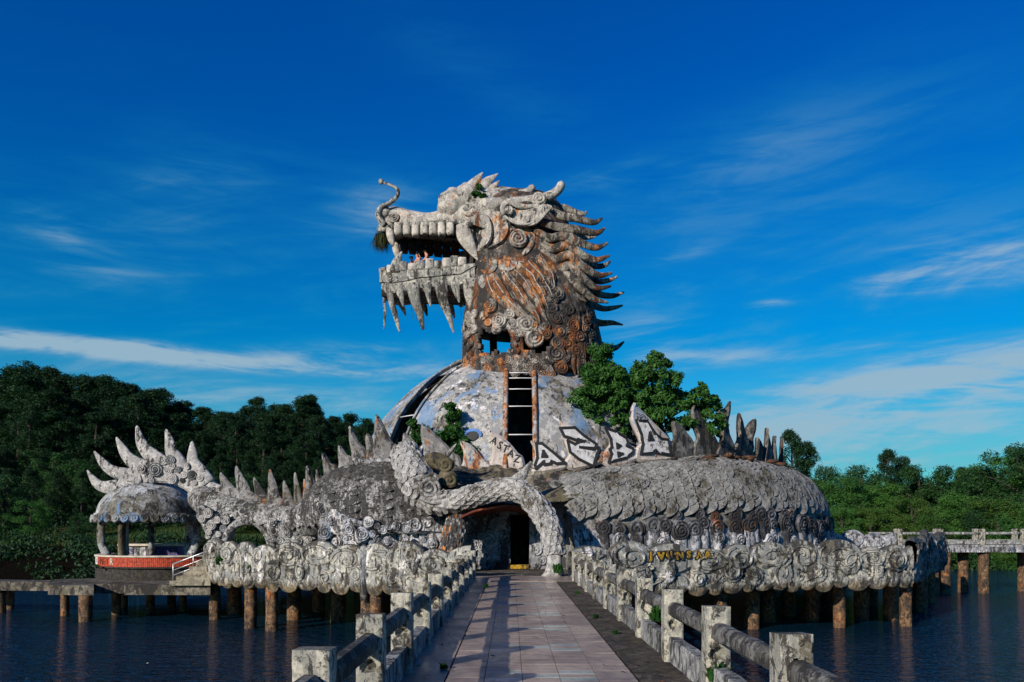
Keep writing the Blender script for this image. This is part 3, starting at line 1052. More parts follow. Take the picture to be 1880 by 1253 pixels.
def neck_pt(py, a, k=1.0):
    """a = 0 faces the camera, +90 to the right"""
    l, r, d = neck_sec(py)
    c = P((l + r) / 2, py, HC); rx = (r - l) / 2 / F * HC
    ex = 2 / 2.5
    s_, c_ = math.sin(a), math.cos(a)
    return Vector((c.x + k * rx * math.copysign(abs(s_) ** ex, s_), HC - k * d * math.copysign(abs(c_) ** ex, c_), c.z))


def neck_n(py, a):
    p = neck_pt(py, a)
    n = (neck_pt(py, a + 0.03) - neck_pt(py, a - 0.03)).cross(neck_pt(py - 2, a) - neck_pt(py + 2, a))
    if n.dot(p - Vector((1.0, HC, p.z))) < 0: n = -n
    return n.normalized()


def neck_at(px, py):
    """surface point of the near side seen at photo pixel (px, py)"""
    best = None
    for a in np.linspace(-1.5, 1.5, 121):
        for dy in (0,):
            pass
        # the section whose point projects on py
        q = py
        for _ in range(4):
            p = neck_pt(q, a)
            pr = HY - (p.z - ZC) * F / p.y
            q += (py - pr)
        p = neck_pt(q, a)
        x = CX + p.x * F / p.y
        e = abs(x - px)
        if best is None or e < best[0]: best = (e, a, q)
    return neck_pt(best[2], best[1]), neck_n(best[2], best[1])


pys = list(np.linspace(700, 540, 55)) + list(np.linspace(537, 355, 60))
na = 132
V, Fc = [], []
for py in pys:
    for j in range(na):
        a = 2 * PI * j / na
        p = neck_pt(py, a)
        k = 0.05 * noise.noise((p.x * 1.5, p.y * 1.5, p.z * 1.2))
        c = Vector((p.x - 1.0, p.y - HC, 0)).normalized()
        V.append(p + c * k)


def hole(i, j):
    py = pys[i]; a = 2 * PI * (j + 0.5) / na
    a = a if a < PI else a - 2 * PI
    d = math.degrees(a)
    w_ = 5 * math.sin(d * 0.55) + 3 * math.sin(d * 1.3)
    w_ += 9 * noise.noise((d * 0.16, 3, 1)); e_ = 5 * noise.noise((py * 0.12, 7, d * .01))
    if 634 + w_ < py < 674 + 0.6 * w_ and (-45 + e_ < d < -13 + e_ * .8 or -6 + e_ * .6 < d < 7 - e_): return True
    if 604 < py < 640 and -168 < d < -112: return True
    return False


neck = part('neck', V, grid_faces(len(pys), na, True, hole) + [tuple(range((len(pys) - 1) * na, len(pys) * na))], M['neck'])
sm = neck.modifiers.new('Solidify', 'SOLIDIFY'); sm.thickness = 0.3; sm.offset = -1
# floors inside the neck
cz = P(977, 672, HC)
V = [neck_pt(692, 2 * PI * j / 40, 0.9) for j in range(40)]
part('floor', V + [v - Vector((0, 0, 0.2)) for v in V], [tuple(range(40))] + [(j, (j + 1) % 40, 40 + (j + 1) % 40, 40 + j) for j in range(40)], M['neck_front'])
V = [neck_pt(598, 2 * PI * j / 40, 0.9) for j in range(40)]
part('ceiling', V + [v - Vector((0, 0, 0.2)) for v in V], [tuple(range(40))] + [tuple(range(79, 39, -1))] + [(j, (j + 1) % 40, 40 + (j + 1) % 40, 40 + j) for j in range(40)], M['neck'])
p0, p1 = P(907, 672, 38.6), P(905, 602, 38.6)
tine('inner_column', [p0, (p0 + p1) / 2, p1], [0.2, 0.18, 0.2], M['cheek'], DR, thick=1)

# cloud scrolls on the neck
rn = random.Random(12)
NS = []


def neck_swirl(px, py, r, mat, sink=0.02, big=False, sy=1.0):
    p, n = neck_at(px, py)
    NS.append((px, py))
    return swirl(p + n * 0.09, n, r / F * 35.5, mat, neck, rng=rn, sink=sink, big=big, sy=sy)


for px, py, r in [(903, 563, 14), (890, 580, 9), (918, 590, 15), (935, 578, 11), (897, 593, 8), (940, 598, 12), (912, 605, 10), (955, 592, 10), (966, 596, 17), (960, 612, 9), (983, 600, 10),
                  (983, 622, 18), (992, 608, 9), (1004, 615, 11), (1003, 600, 10), (872, 578, 10), (866, 592, 12), (872, 605, 9), (862, 612, 9),
                  (945, 610, 7), (947, 622, 7), (945, 634, 7), (948, 646, 7), (856, 625, 9), (860, 640, 8), (858, 656, 9), (868, 668, 10), (853, 605, 8), (857, 618, 10), (866, 630, 9), (856, 645, 10), (866, 652, 8), (860, 580, 9), (856, 593, 8),
                  (1014, 566, 12), (1022, 585, 12), (1010, 548, 11), (1020, 540, 14), (1030, 610, 13), (1038, 590, 9), (1045, 570, 12), (1052, 600, 14), (1062, 620, 12), (1040, 630, 13), (1022, 632, 14), (1020, 650, 17),
                  (1036, 660, 9), (1030, 676, 12), (1056, 645, 12), (1066, 665, 10), (1075, 590, 12), (1084, 615, 11), (1080, 640, 10), (1090, 660, 9), (1000, 520, 16), (1012, 530, 11)]:
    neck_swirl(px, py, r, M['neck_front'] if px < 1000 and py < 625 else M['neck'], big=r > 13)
for k in range(46):
    px, py = rn.uniform(1008, 1095), rn.uniform(548, 690)
    if min(math.hypot(px - a, py - b) for a, b in NS) < 11: continue
    neck_swirl(px, py, rn.uniform(6, 12), M['neck'])
# balcony of small scrolls below the openings
for k in range(84):
    px = 853 + (k % 28) * 5.8 + rn.uniform(-2, 2); py = 664 + 10 * (k // 28) + rn.uniform(-5, 5)
    p, n = neck_at(px, py)
    swirl(p + n * 0.05, n, rn.uniform(6, 10) / F * 35, M['neck_front'] if rn.random() < 0.5 else M['neck'], neck, rng=rn)
# pillar of scrolls between the two openings
tine_px('opening_pillar', [(945, 604, 13), (948, 625, 9), (947, 645, 9), (945, 668, 14)], 34.95, M['neck_front'], DR, thick=0.7)
# vertical folds on the shaded right side
for k in range(12):
    px = rn.uniform(1040, 1096); py = rn.uniform(560, 640)
    pp = []
    for t in range(5):
        p, n = neck_at(px + rn.uniform(-1.5, 1.5), min(py + t * 14, 698)); pp.append(p + n * 0.03)
    tine('fold', pp, [0.06, 0.12, 0.13, 0.1, 0.03], M['neck'], neck, thick=0.6, D=n, n=8, k=6)

# flowing beard locks on the side of the neck
for pts, w_ in [([(905, 505), (925, 540), (950, 570), (985, 598)], 9), ([(925, 500), (948, 530), (970, 560), (993, 592)], 9), ([(945, 498), (965, 520), (985, 550), (1003, 590)], 9),
                ([(950, 487), (975, 508), (993, 535), (1005, 570)], 8), ([(970, 482), (985, 500), (1000, 520), (1012, 548)], 8), ([(898, 512), (908, 540), (925, 556), (955, 585)], 8),
                ([(988, 470), (1003, 492), (1013, 510), (1018, 530)], 7)]:
    pp = [neck_at(*q) for q in crom(pts, 7)]
    tine('beard_lock', [p + n * 0.06 for p, n in pp], [w_ * .9 / 41, w_ * 1.1 / 41, w_ / 41, w_ * .95 / 41, w_ * .9 / 41, w_ * .7 / 41, 0.03], M['beard'], neck, thick=0.42, D=pp[3][1], n=14)
    edge = [p + n * 0.16 for p, n in pp]
    tine('beard_rib', edge, [0.02, .028, .028, .028, .028, .02, .012], M['head'], neck, thick=1, D=pp[3][1], n=12, k=6)

# ---------------------------------------------------------------- cheek plates
Z3h = ZF(850, 310, 7.37)


def cheek_y(px, py):
    l, r, d = neck_sec(py)
    t = (px - (l + r) / 2) / ((r - l) / 2)
    t = max(-0.97, min(0.97, t))
    return HC - d * (1 - abs(t) ** 2.5) ** (1 / 2.5) - 0.10


def cheek(name, outline, lift, mat, zf=None, th=0.45, bev=0.07):
    return plate(name, outline, lambda a, b: cheek_y(a, b) - lift, th, mat, DR, bev, 0.14, zf)


cheek('cheek_lobe', [(868, 398), (888, 392), (901, 402), (905, 422), (901, 442), (889, 456), (873, 460), (868, 440), (866, 418)], 0.30, M['head'])
cheek('cheek_lobe', [(886, 391), (905, 386), (924, 390), (934, 408), (935, 426), (926, 442), (912, 452), (893, 460), (876, 462), (890, 440), (898, 415)], 0.16, M['cheek'])
cheek('cheek_lobe', [(920, 448), (936, 440), (952, 452), (968, 440), (985, 432), (986, 455), (984, 470), (968, 482), (945, 487), (918, 482), (898, 478), (880, 470), (882, 462), (905, 458)], 0.02, M['cheek'])
cheek('cheek_lobe', [(937, 418), (950, 412), (968, 414), (981, 424), (985, 440), (980, 456), (966, 470), (958, 466), (967, 450), (966, 436), (952, 424), (938, 426)], 0.14, M['cheek'])
cheek('cheek_scallop', [(880, 478), (900, 474), (915, 478), (914, 493), (903, 504), (889, 504), (879, 495)], 0.12, M['cheek'])
cheek('cheek_scallop', [(912, 478), (935, 476), (951, 480), (949, 492), (936, 500), (921, 498), (913, 490)], 0.10, M['cheek'])
p = P(952, 438, cheek_y(952, 438) - 0.30)
swirl(p, Vector((0, -1, 0)), 17 / F * 35.6, M['cheek'], DR, big=True, spin=2.2, hand=1, name='cheek_scroll')
# head side panel below the horn
cheek('temple_panel', [(868, 372), (890, 366), (930, 374), (925, 386), (900, 388), (870, 394)], 0.10, M['head'])

# ear
ear = plate('ear', [(925, 392), (922, 383), (927, 374), (938, 369), (948, 372), (962, 379), (978, 379), (992, 376), (1004, 374), (1014, 379), (1005, 389), (996, 400), (984, 410), (968, 414), (950, 412), (936, 404)],
            lambda a, b: 35.35 - (a - 920) * 0.004, 0.22, M['head'], DR, 0.07, -0.16)
tine_px('ear_fold', [(925, 395, 4), (923, 383, 5), (928, 374, 6), (940, 371, 7), (950, 377, 6), (965, 380, 4.5), (990, 378, 3), (1010, 379, 1)], 35.18, M['head'], DR, thick=0.7, n=20)
tine_px('ear_rim', [(926, 396, 2), (938, 406, 2.4), (954, 412, 2.4), (972, 411, 2.4), (988, 402, 2), (1003, 386, 1.4), (1013, 380, .6)], 35.2, M['head'], DR, thick=0.9, n=18)
swirl(P(935, 386, 35.12), Vector((0, -1, 0)), 0.19, M['head'], DR, name='ear_curl', spin=1)
swirl(P(968, 404, 35.12), Vector((0, -1, 0)), 0.10, M['head'], DR, name='ear_curl', spin=1)


# ---------------------------------------------------------------- upper head: snout and cranium lofted along x
SN = [  # px, top py (centre), lip py (near side), half width, exponent
    (695, 404, 421, 0.30, 2.0), (700, 393, 421, 0.62, 2.0), (708, 385.5, 420, 0.85, 2.2), (718, 384, 416, 1.0, 2.4), (735, 387, 413, 1.08, 2.6), (755, 394, 412, 1.15, 2.8), (780, 399.5, 410.5, 1.25, 3), (803, 398, 409, 1.35, 3),
    (815, 386, 408, 1.45, 3), (830, 372, 407, 1.55, 3), (848, 360, 408, 1.72, 3), (866, 354, 412, 1.9, 3), (890, 351, 420, 2.0, 2.8), (930, 353, 430, 2.05, 2.6), (975, 360, 430, 1.95, 2.6), (1010, 372, 430, 1.6, 2.6)]
C = crom(SN, 64)
V = []
kk = 26
for (px, tp, lp, w_, ex) in C:
    top = P(px, tp, HC); lip = P(px, lp, HC - w_)
    for j in range(kk):
        th = PI * j / (kk - 1)
        y = -w_ * math.copysign(abs(math.cos(th)) ** (2 / ex), math.cos(th))
        z = lip.z + (top.z - lip.z) * abs(math.sin(th)) ** (2 / ex)
        x = top.x + (lip.x - top.x) * abs(math.cos(th))
        q = Vector((x, HC + y, z))
        q.z += 0.03 * noise.noise(q * 1.7)
        q.y += 0.04 * noise.noise(q * 2.0 + Vector((9, 0, 0)))
        V.append(q)
    # roof of the mouth
    for j in range(6):
        f = 1 - 2 * (j + 1) / 7
        V.append(Vector((lip.x, HC + w_ * 0.94 * f, lip.z + 0.22 - 0.14 * f * f)))
nv = kk + 6
head = part('head', V, grid_faces(64, nv, True) + [tuple(range(nv)), tuple(range(63 * nv, 64 * nv))], M['head'])
head.data.materials.append(M['rubble_mouth_shade'])
head.data.polygons.foreach_set('material_index', [1 if (f % nv) >= kk and f < 63 * nv else 0 for f in range(len(head.data.polygons))])  # mouth roof takes the near-black plinth colour as painted shade
# lip roll
for sgn in (-1, 1):
    pts, ws = [], []
    for (px, tp, lp, w_, ex) in crom(SN[:12], 26):
        q = P(px, lp, HC - w_)
        pts.append(Vector((q.x, HC + sgn * w_ * 1.0, q.z - 0.02))); ws.append(0.12)
    tine('lip', pts, ws, M['moss'] if False else M['jaw'], head, thick=1.0, n=40, k=8)


# eye ridge: bulging ball on each side, with flame brow
def ball(name, c, rx, ry, rz, mat, parent, n=22, amp=0.05, fr=2.5, tilt=0.0):
    V, Fc = [], []
    for i in range(n + 1):
        th = PI * i / n
        for j in range(2 * n):
            ph = PI * j / n
            d = Vector((math.sin(th) * math.cos(ph), math.sin(th) * math.sin(ph), math.cos(th)))
            k = 1 + amp * noise.noise(d * fr + Vector(c))
            q = Vector((d.x * rx * k, d.y * ry * k, d.z * rz * k))
            if tilt: q = Matrix.Rotation(tilt, 3, 'Y') @ q
            V.append(Vector(c) + q)
    Fc = grid_faces(n + 1, 2 * n, True)
    return part(name, V, Fc, mat, parent)


for sgn in (-1, 1):
    def S(px, py, dy):                       # mirrored side of the head
        q = P(px, py, HC - dy)
        return Vector((q.x, HC + sgn * dy, q.z))
    c = S(836, 376, 1.15)
    ball('eye_ridge', c, 0.86, 0.66, 0.74, M['head'], head, amp=0.10, tilt=-0.35)
    ball('eye_ridge', S(858, 366, 1.25), 0.62, 0.6, 0.72, M['head'], head, amp=0.08)
    ring = [S(862 + 14 * math.cos(a), 381 + 13 * math.sin(a), 1.86) for a in np.linspace(-0.9, 2.9, 10)]
    tine('eyelid', ring, [0.05, .09, .11, .12, .12, .12, .11, .09, .07, .04], M['head'], head, thick=0.8, n=18)
    ball('eye', S(861, 383, 1.70), 0.30, 0.2, 0.22, M['jaw'], head, n=12)
    for pts in ([(858, 362, 20), (865, 349, 16), (874, 334, 10), (886, 317, 1.2)], [(876, 360, 15), (885, 346, 13), (896, 333, 9), (905, 326, 5), (914, 319, 1)], [(882, 368, 11), (892, 356, 10), (904, 345, 7), (917, 332, 1)]):
        pp = [S(a, b, 1.45) for a, b, _ in pts]
        tine('brow_flame', pp, [q[2] / F * 36.5 for q in pts], M['head'], head, thick=0.42, n=14)
    # nostril scrolls
    swirl(S(722, 399, 1.1), Vector((0, sgn, 0)), 0.27, M['head'], head, big=True, name='nostril_scroll', spin=0.4)
    ball('nostril', S(707, 392, 0.62), 0.32, 0.34, 0.30, M['head'], head, n=14, amp=0.12)
    # horns
    hn = [(884, 380, 15), (920, 376, 14), (955, 374, 12.5), (985, 369, 11.5), (1008, 361, 9.5), (1022, 352, 8.5), (1029, 343, 8), (1030, 337, 7)]
    pp = [S(a, b, 1.75 if sgn < 0 else 1.75) for a, b, _ in hn]
    tine('horn', pp, [q[2] / F * 36 for q in hn], M['head'], DR, thick=0.85, n=26, k=14)
    hn = [(884, 366, 11), (915, 362, 10), (945, 359, 9), (964, 355, 8), (975, 348, 7), (977, 343, 6.5)]
    tine('horn_branch', [S(a, b, 1.45) for a, b, _ in hn], [q[2] / F * 36.4 for q in hn], M['head'], DR, thick=0.85, n=20, k=12)
    swirl(S(990, 366, 2.1), Vector((0, sgn, 0)), 0.34, M['head'], DR, name='horn_scroll', spin=0.3)
    # whisker with ball
    if sgn < 0:
        wh = [(707, 414, 5.5), (698, 404, 5.5), (694, 393, 5), (700, 381, 4.6), (714, 374, 4.2), (725, 366, 3.8), (731, 356, 3.4), (728, 346, 3), (716, 340, 2.6), (703, 335, 2.2)]
        tine('whisker', [S(a, b, 0.95) for a, b, _ in wh], [q[2] / F * 37 for q in wh], M['jaw'], DR, thick=1, n=40)
        ball('whisker_ball', S(700, 334, 0.95), 0.13, 0.13, 0.13, M['jaw'], DR, n=10)
        tine('whisker_thorn', [S(720, 371, 0.95), S(718, 366, .95), S(718, 361, .95)], [0.04, 0.03, 0.01], M['jaw'], DR, thick=1, n=5)
    else:
        wh = [(740, 416, 4), (744, 403, 4), (742, 395, 3.6), (736, 388, 3.2), (728, 383, 2.6), (722, 379, 1.4)]
        tine('whisker', [P(a, b, HC + 1.05) for a, b, _ in wh], [q[2] / F * 37 for q in wh], M['jaw'], DR, thick=1, n=24)
# forehead ridge lines
for k in range(5):
    pp = [P(720 + t * 18, np.interp(720 + t * 18, [q[0] for q in SN], [q[1] for q in SN]) + 1, HC - 0.35 + 0.18 * k) for t in range(5)]
    tine('snout_wrinkle', pp, [0.03, 0.07, 0.08, 0.06, 0.02], M['head'], head, thick=1, n=12, k=7)


# ---------------------------------------------------------------- teeth
def tooth_geo(c, w_, h, d, down=True, seed=0, ragged=0.0):
    n, m = 7, 12
    V = []
    for i in range(n):
        t = i / (n - 1)
        k = (1 - 0.10 * (1 - t) - 0.25 * max(0, t - 0.75) * 3)
        for j in range(m):
            a = 2 * PI * j / m
            cx, sy = math.cos(a), math.sin(a)
            q = Vector((w_ * k * math.copysign(abs(cx) ** 0.6, cx), d * k * math.copysign(abs(sy) ** 0.7, sy), (-h if down else h) * t))
            if t > 0.9: q.z += ragged * h * noise.noise((q.x * 9 + seed, q.y * 9, seed))
            V.append(Vector(c) + q)
    return V, grid_faces(n, m, True) + [tuple(range((n - 1) * m, n * m)), tuple(range(m))]


ut = [(731, 11), (747, 11.5), (763, 11.5), (779, 11.5), (795, 11.5), (811, 11.5), (827, 12)]
for sgn in (-1, 1):
    for i, (px, w_) in enumerate(ut):
        dy = np.interp(px, [q[0] for q in SN], [q[3] for q in SN]) - 0.05
        c = P(px, 411, HC - dy); c.y = HC + sgn * dy
        V, Fc = tooth_geo(c, (7.9 if sgn < 0 else 8.8) / F * 36.8, ((20.5 if sgn < 0 else 25) + (i % 3)) / F * 36.8, 0.2, True, i, 0.25)
        part('upper_tooth', V, Fc, M['tooth'] if sgn < 0 else M['neck'], head)  # far teeth in dark neck concrete, the mouth's shadow put into their colour
    c = P(718, 416, HC - 0.92); c.y = HC + sgn * 0.92
    # small front fang, big rear fang
    q = [(715, 417, 6), (716, 430, 7), (719, 442, 6), (722, 451, 2.5)]
    tine('front_fang', [Vector((P(a, b, HC - 0.95).x, HC + sgn * 0.95, P(a, b, HC - .95).z)) for a, b, _ in q], [w_[2] / F * 37 for w_ in q], M['tooth'], head, thick=0.8)
    q = [(848, 412, 11), (853, 432, 15), (861, 449, 12), (870, 465, 7), (877, 478, 1)] if sgn < 0 else [(842, 412, 11), (845, 430, 13), (850, 446, 9), (857, 462, 1)]
    tine('rear_fang', [Vector((P(a, b, HC - 1.85).x, HC + sgn * 1.80, P(a, b, HC - 1.8).z)) for a, b, _ in q], [w_[2] / F * 36.2 for w_ in q], M['tooth'], head, thick=0.5, n=16)
# gum / corner of the mouth behind the fang
plate('mouth_corner', [(836, 404), (862, 402), (878, 410), (884, 440), (884, 470), (876, 478), (866, 455), (850, 425)], 36.45, 0.5, M['jaw'], head, 0.08, 0.1)
# dark throat lining behind the jaws, the far cheek
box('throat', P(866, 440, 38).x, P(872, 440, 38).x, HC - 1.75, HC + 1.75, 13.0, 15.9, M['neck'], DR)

# ---------------------------------------------------------------- lower jaw: a tray with teeth and hanging tines
Z2h = ZF(680, 440, 6.96)
JX = [(700, 0.35), (704, 0.72), (712, 0.95), (725, 1.08), (760, 1.18), (800, 1.28), (840, 1.45), (872, 1.85)]     # px, half width


def jaw_w(px): return float(np.interp(px, [q[0] for q in JX], [q[1] for q in JX]))


jaw_px = list(np.linspace(700, 872, 40))
jb = lambda px: np.interp(px, [700, 720, 745, 770, 790, 815, 845, 860, 872], [520, 521, 517, 511, 510, 507, 505, 496, 490])      # bottom of the band
jt = lambda px: np.interp(px, [700, 715, 730, 790, 872], [493, 499, 497, 492, 484])                                             # top of the band
plan = [(px, -jaw_w(px)) for px in reversed(jaw_px)] + [(px, jaw_w(px)) for px in jaw_px]
prof = [(0, 20, -0.22), (0, 17, -0.04), (0, 9, 0.0), (1, 0, 0.0), (1, -1, 0.07), (2, 1, 0.10), (2, 0, 0.04), (2, 8, -0.30), (1, -6, -0.35)]   # below the band .. inner wall
V = []
for (px, dy) in plan:
    Yn = HC - abs(dy)
    X = P(px, 500, Yn).x
    zb_, zt_ = P(px, jb(px), Yn).z, P(px, jt(px), Yn).z
    s_ = 1 if dy > 0 else -1
    for (w0, py, out) in prof:
        z = (zb_ - py / F * Yn) if w0 < 2 else (zt_ - py / F * Yn)
        V.append(Vector((X - (out if px < 706 else 0), HC + dy + s_ * out, z)))
m_ = len(prof)
jaw = part('lower_jaw', V, grid_faces(len(plan), m_, True) + [tuple(range(m_)), tuple(range((len(plan) - 1) * m_, len(plan) * m_))], M['jaw'], None, 40)
FZ = 13.22
Vf = [Vector((P(px, 500, HC - abs(dy)).x, HC + dy * 0.93, FZ)) for px, dy in plan]
nf = len(Vf)
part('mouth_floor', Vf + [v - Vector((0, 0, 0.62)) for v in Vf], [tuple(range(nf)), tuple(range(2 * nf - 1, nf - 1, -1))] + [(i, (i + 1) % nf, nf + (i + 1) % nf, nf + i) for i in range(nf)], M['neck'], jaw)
swirl(P(718, 510, HC - 1.12), Vector((0, -1, 0)), 0.2, M['jaw'], jaw, name='jaw_scroll', spin=1)
lt = [(707, 490), (718, 486), (740, 481), (757, 480), (772, 478), (789, 476), (805, 475), (820, 472), (835, 470), (849, 468)]
for sgn in (-1, 1):
    for i, (px, tp) in enumerate(lt):
        dy = jaw_w(px) - 0.02
        q = P(px, jt(px) + 3, HC - dy); q2 = P(px, tp, HC - dy)
        V, Fc = tooth_geo((q.x, HC + sgn * dy, q.z), 9.0 / F * 36.7, (q2.z - q.z) * (0.72 + 0.12 * (i % 3)), 0.17, False, i + 20, 0.15)
        part('lower_tooth', V, Fc, M['tooth'] if i % 2 else M['jaw'], jaw)
    q = [(726, 500, 10), (727, 488, 10), (731, 476, 7.5), (738, 462, 1)]
    tine('lower_fang', [Vector((P(a, b, HC - 1.15).x, HC + sgn * 1.15, P(a, b, HC - 1.15).z)) for a, b, _ in q], [w_[2] / F * 36.8 for w_ in q], M['jaw'], jaw, thick=0.55)
NT_ = [[(185, 580, 28), (180, 800, 22), (188, 950, 17), (170, 1140, 7)],
       [(235, 560, 50), (270, 800, 40), (315, 950, 34), (350, 1090, 24), (375, 1185, 9)],
       [(355, 560, 75), (385, 700, 45), (405, 780, 28), (420, 855, 9)],
       [(545, 560, 95), (575, 780, 68), (635, 950, 46), (672, 1145, 20)],
       [(720, 560, 75), (740, 690, 40), (755, 780, 26), (768, 850, 10)],
       [(905, 550, 95), (935, 780, 68), (995, 950, 46), (1064, 1190, 12)],
       [(1080, 540, 75), (1108, 690, 42), (1125, 750, 26), (1138, 805, 9)],
       [(1265, 500, 90), (1300, 750, 88), (1390, 950, 56), (1478, 1150, 18)],
       [(1400, 480, 80), (1480, 620, 48), (1520, 680, 30), (1548, 725, 10)]]
for i, q in enumerate(NT_):
    px0 = Z2h(q[0][0], 0)[0]
    dy = jaw_w(px0) - 0.02 if i < 7 else (1.75 if i == 7 else 2.3)
    if i == 0: dy = 0.15
    if i == 1: dy = 0.9
    tine_px('beard_tine', [(a, b, c) for a, b, c in q], HC - dy, M['jaw'] if i < 7 else M['head'], jaw, zf=Z2h, thick=0.42, n=16)
for q in [[(310, 560, 50), (360, 760, 40), (420, 890, 28), (452, 970, 9)], [(620, 560, 50), (660, 780, 46), (700, 890, 32), (725, 975, 10)], [(960, 560, 50), (1000, 780, 44), (1045, 900, 30), (1075, 1005, 9)],
          [(1120, 600, 50), (1140, 740, 46), (1150, 800, 40), (1160, 850, 30)]]:
    tine_px('beard_tine', q, HC + 1.15, M['jaw'], jaw, zf=Z2h, thick=0.42, n=14)

# ---------------------------------------------------------------- mane locks streaming back
Z4h = ZF(960, 350, 4.64)
locks = [[(240, 165, 22), (330, 215, 34), (450, 238, 32), (600, 272, 24), (675, 238, 9)],
         [(150, 275, 24), (300, 312, 34), (450, 332, 34), (620, 362, 25), (698, 322, 9)],
         [(100, 335, 26), (220, 405, 34), (315, 392, 36), (390, 395, 38), (490, 445, 34), (620, 487, 26), (722, 450, 10)],
         [(110, 420, 28), (240, 495, 36), (330, 476, 38), (400, 470, 38), (490, 542, 34), (620, 592, 26), (737, 556, 10)],
         [(130, 490, 28), (260, 585, 36), (335, 568, 38), (405, 555, 38), (490, 630, 34), (640, 722, 26), (757, 702, 10)],
         [(150, 570, 28), (280, 665, 36), (345, 655, 38), (410, 645, 38), (490, 725, 34), (620, 828, 26), (747, 816, 10)],
         [(270, 690, 28), (350, 720, 36), (410, 740, 36), (490, 825, 34), (600, 922, 26), (724, 955, 9)],
         [(300, 740, 30), (350, 800, 34), (430, 880, 26), (538, 945, 7)]]
for i, q in enumerate(locks):
    pts = []
    for (u, v, w_) in q:
        px, py = Z4h(u, v)
        yb = 35.45 + 0.02 * i
        k = max(0, (px - 1035) / 75.0)
        pts.append((u, v, w_ * 1.1, yb + 0.35 * k * k + 0.02 * (len(pts) % 2)))
    tine_px('mane_lock', pts, 35.5, M['mane'], DR, zf=Z4h, thick=0.55, n=30, k=12)
for q in [[(240, 150, 30), (350, 150, 34), (440, 182, 26), (520, 200, 18), (540, 180, 8)], [(430, 370, 34), (540, 398, 24), (618, 396, 9)], [(450, 560, 34), (600, 640, 28), (690, 640, 22), (745, 604, 9)],
          [(480, 680, 36), (620, 770, 26), (720, 768, 22), (805, 735, 9)], [(500, 800, 36), (640, 880, 30), (760, 898, 24), (858, 868, 9)], [(520, 940, 40), (670, 1005, 26), (770, 1000, 20), (848, 980, 9)],
          [(520, 1100, 50), (660, 1130, 30), (760, 1128, 22), (850, 1145, 7)], [(600, 1300, 50), (700, 1340, 38), (790, 1340, 24), (860, 1290, 8)]]:
    tine_px('mane_lock', q, 39.6, M['mane'], DR, zf=Z4h, thick=0.7, n=18, k=10)
# the swept base of the mane behind the cheek
plate('mane_base', [(985, 395), (1010, 388), (1030, 400), (1042, 420), (1048, 450), (1050, 480), (1040, 505), (1030, 525), (1018, 515), (1000, 495), (988, 470), (986, 430)], lambda a, b: cheek_y(a, b) - 0.05, 0.5, M['mane'], DR, 0.08, 0.1)

# ---------------------------------------------------------------- coiled body
BC, BA, BB, BR = (0.5, 42.0), 13.1, 10.2, 2.5


def body_c(al):
    return Vector((BC[0] + BA * math.sin(al), BC[1] - BB * math.cos(al), 0))


def body_top(al): return np.interp(math.degrees(al), [0, 8, 18, 35, 60, 90, 140], [3.3, 3.6, 3.95, 4.45, 4.3, 4.2, 4.0])


def body_pt(al, f, k=1.0):
    """f from 0 (outer foot) over 1 (top) to 2 (inner foot)"""
    c = body_c(al)
    out = Vector((BB * math.sin(al), -BA * math.cos(al), 0)).normalized()
    zt = body_top(al)
    th = PI * f / 2
    ex = 2 / 2.3
    x = math.copysign(abs(math.cos(th)) ** ex, math.cos(th)) * BR * k
    z = abs(math.sin(th)) ** ex * zt * (1 + (k - 1) * 0.5)
    # foot tucks in a little
    if z < 0.9 and f < 1: x -= 0.25 * (0.9 - z) / 0.9
    return c + out * x + Vector((0, 0, z))


def body_n(al, f):
    n = (body_pt(al + .01, f) - body_pt(al - .01, f)).cross(body_pt(al, f + .01) - body_pt(al, f - .01))
    n.normalize()
    c = body_c(al); c.z = body_top(al) * 0.4
    if n.dot(body_pt(al, f) - c) < 0: n = -n
    return n


als = np.linspace(R(7), R(150), 110)
nf_ = 40
V = []
for al in als:
    for j in range(nf_):
        f = 2 * j / (nf_ - 1)
        p = body_pt(al, f)
        p += body_n(al, f) * 0.05 * noise.noise(p * 1.2)
        V.append(p)
body = part('body', V, grid_faces(len(als), nf_) + [tuple(range(nf_)), tuple(range((len(als) - 1) * nf_, len(als) * nf_))], M['body'])
body.data.materials.append(M['white'])
body.data.polygons.foreach_set('material_index', [1 if p_.center.z < 1.5 else 0 for p_ in body.data.polygons])


# scales
def scale_mesh(name, mat, seed=0):
    rr = random.Random(seed)
    out = [(-.5, .55), (-.53, .12), (-.50, -.12), (-.41, -.33), (-.24, -.48), (0, -.54), (.24, -.48), (.41, -.33), (.50, -.12), (.53, .12), (.5, .55)]
    V = [(x * rr.uniform(.97, 1.03), y, 0.175 + 0.03 * (1 - abs(x) * 2) if y < .3 else 0.0) for x, y in out]
    n = len(V)
    V += [(x * 0.97, y * 0.98, -0.12) for x, y in out]
    V += [(x * .84, y * .84 + .02, (0.165 if y < .3 else 0.02)) for x, y in out]
    V += [(0, -.1, 0.165), (0, .35, 0.07)]
    Fc = []
    for i in range(n - 1):
        Fc.append((n + i, n + i + 1, i + 1, i))
        Fc.append((i, i + 1, 2 * n + i + 1, 2 * n + i))
    for i in range(1, n - 2): Fc.append((2 * n + i, 2 * n + i + 1, 3 * n))
    Fc += [(2 * n, 2 * n + 1, 3 * n, 3 * n + 1), (3 * n, 2 * n + n - 2, 2 * n + n - 1, 3 * n + 1)]
    me = bpy.data.meshes.new(name)
    me.from_pydata(V, [], Fc)
    me.polygons.foreach_set('use_smooth', [True] * len(me.polygons))
    me.set_sharp_from_angle(angle=R(50))
    me.materials.append(mat)
    return me


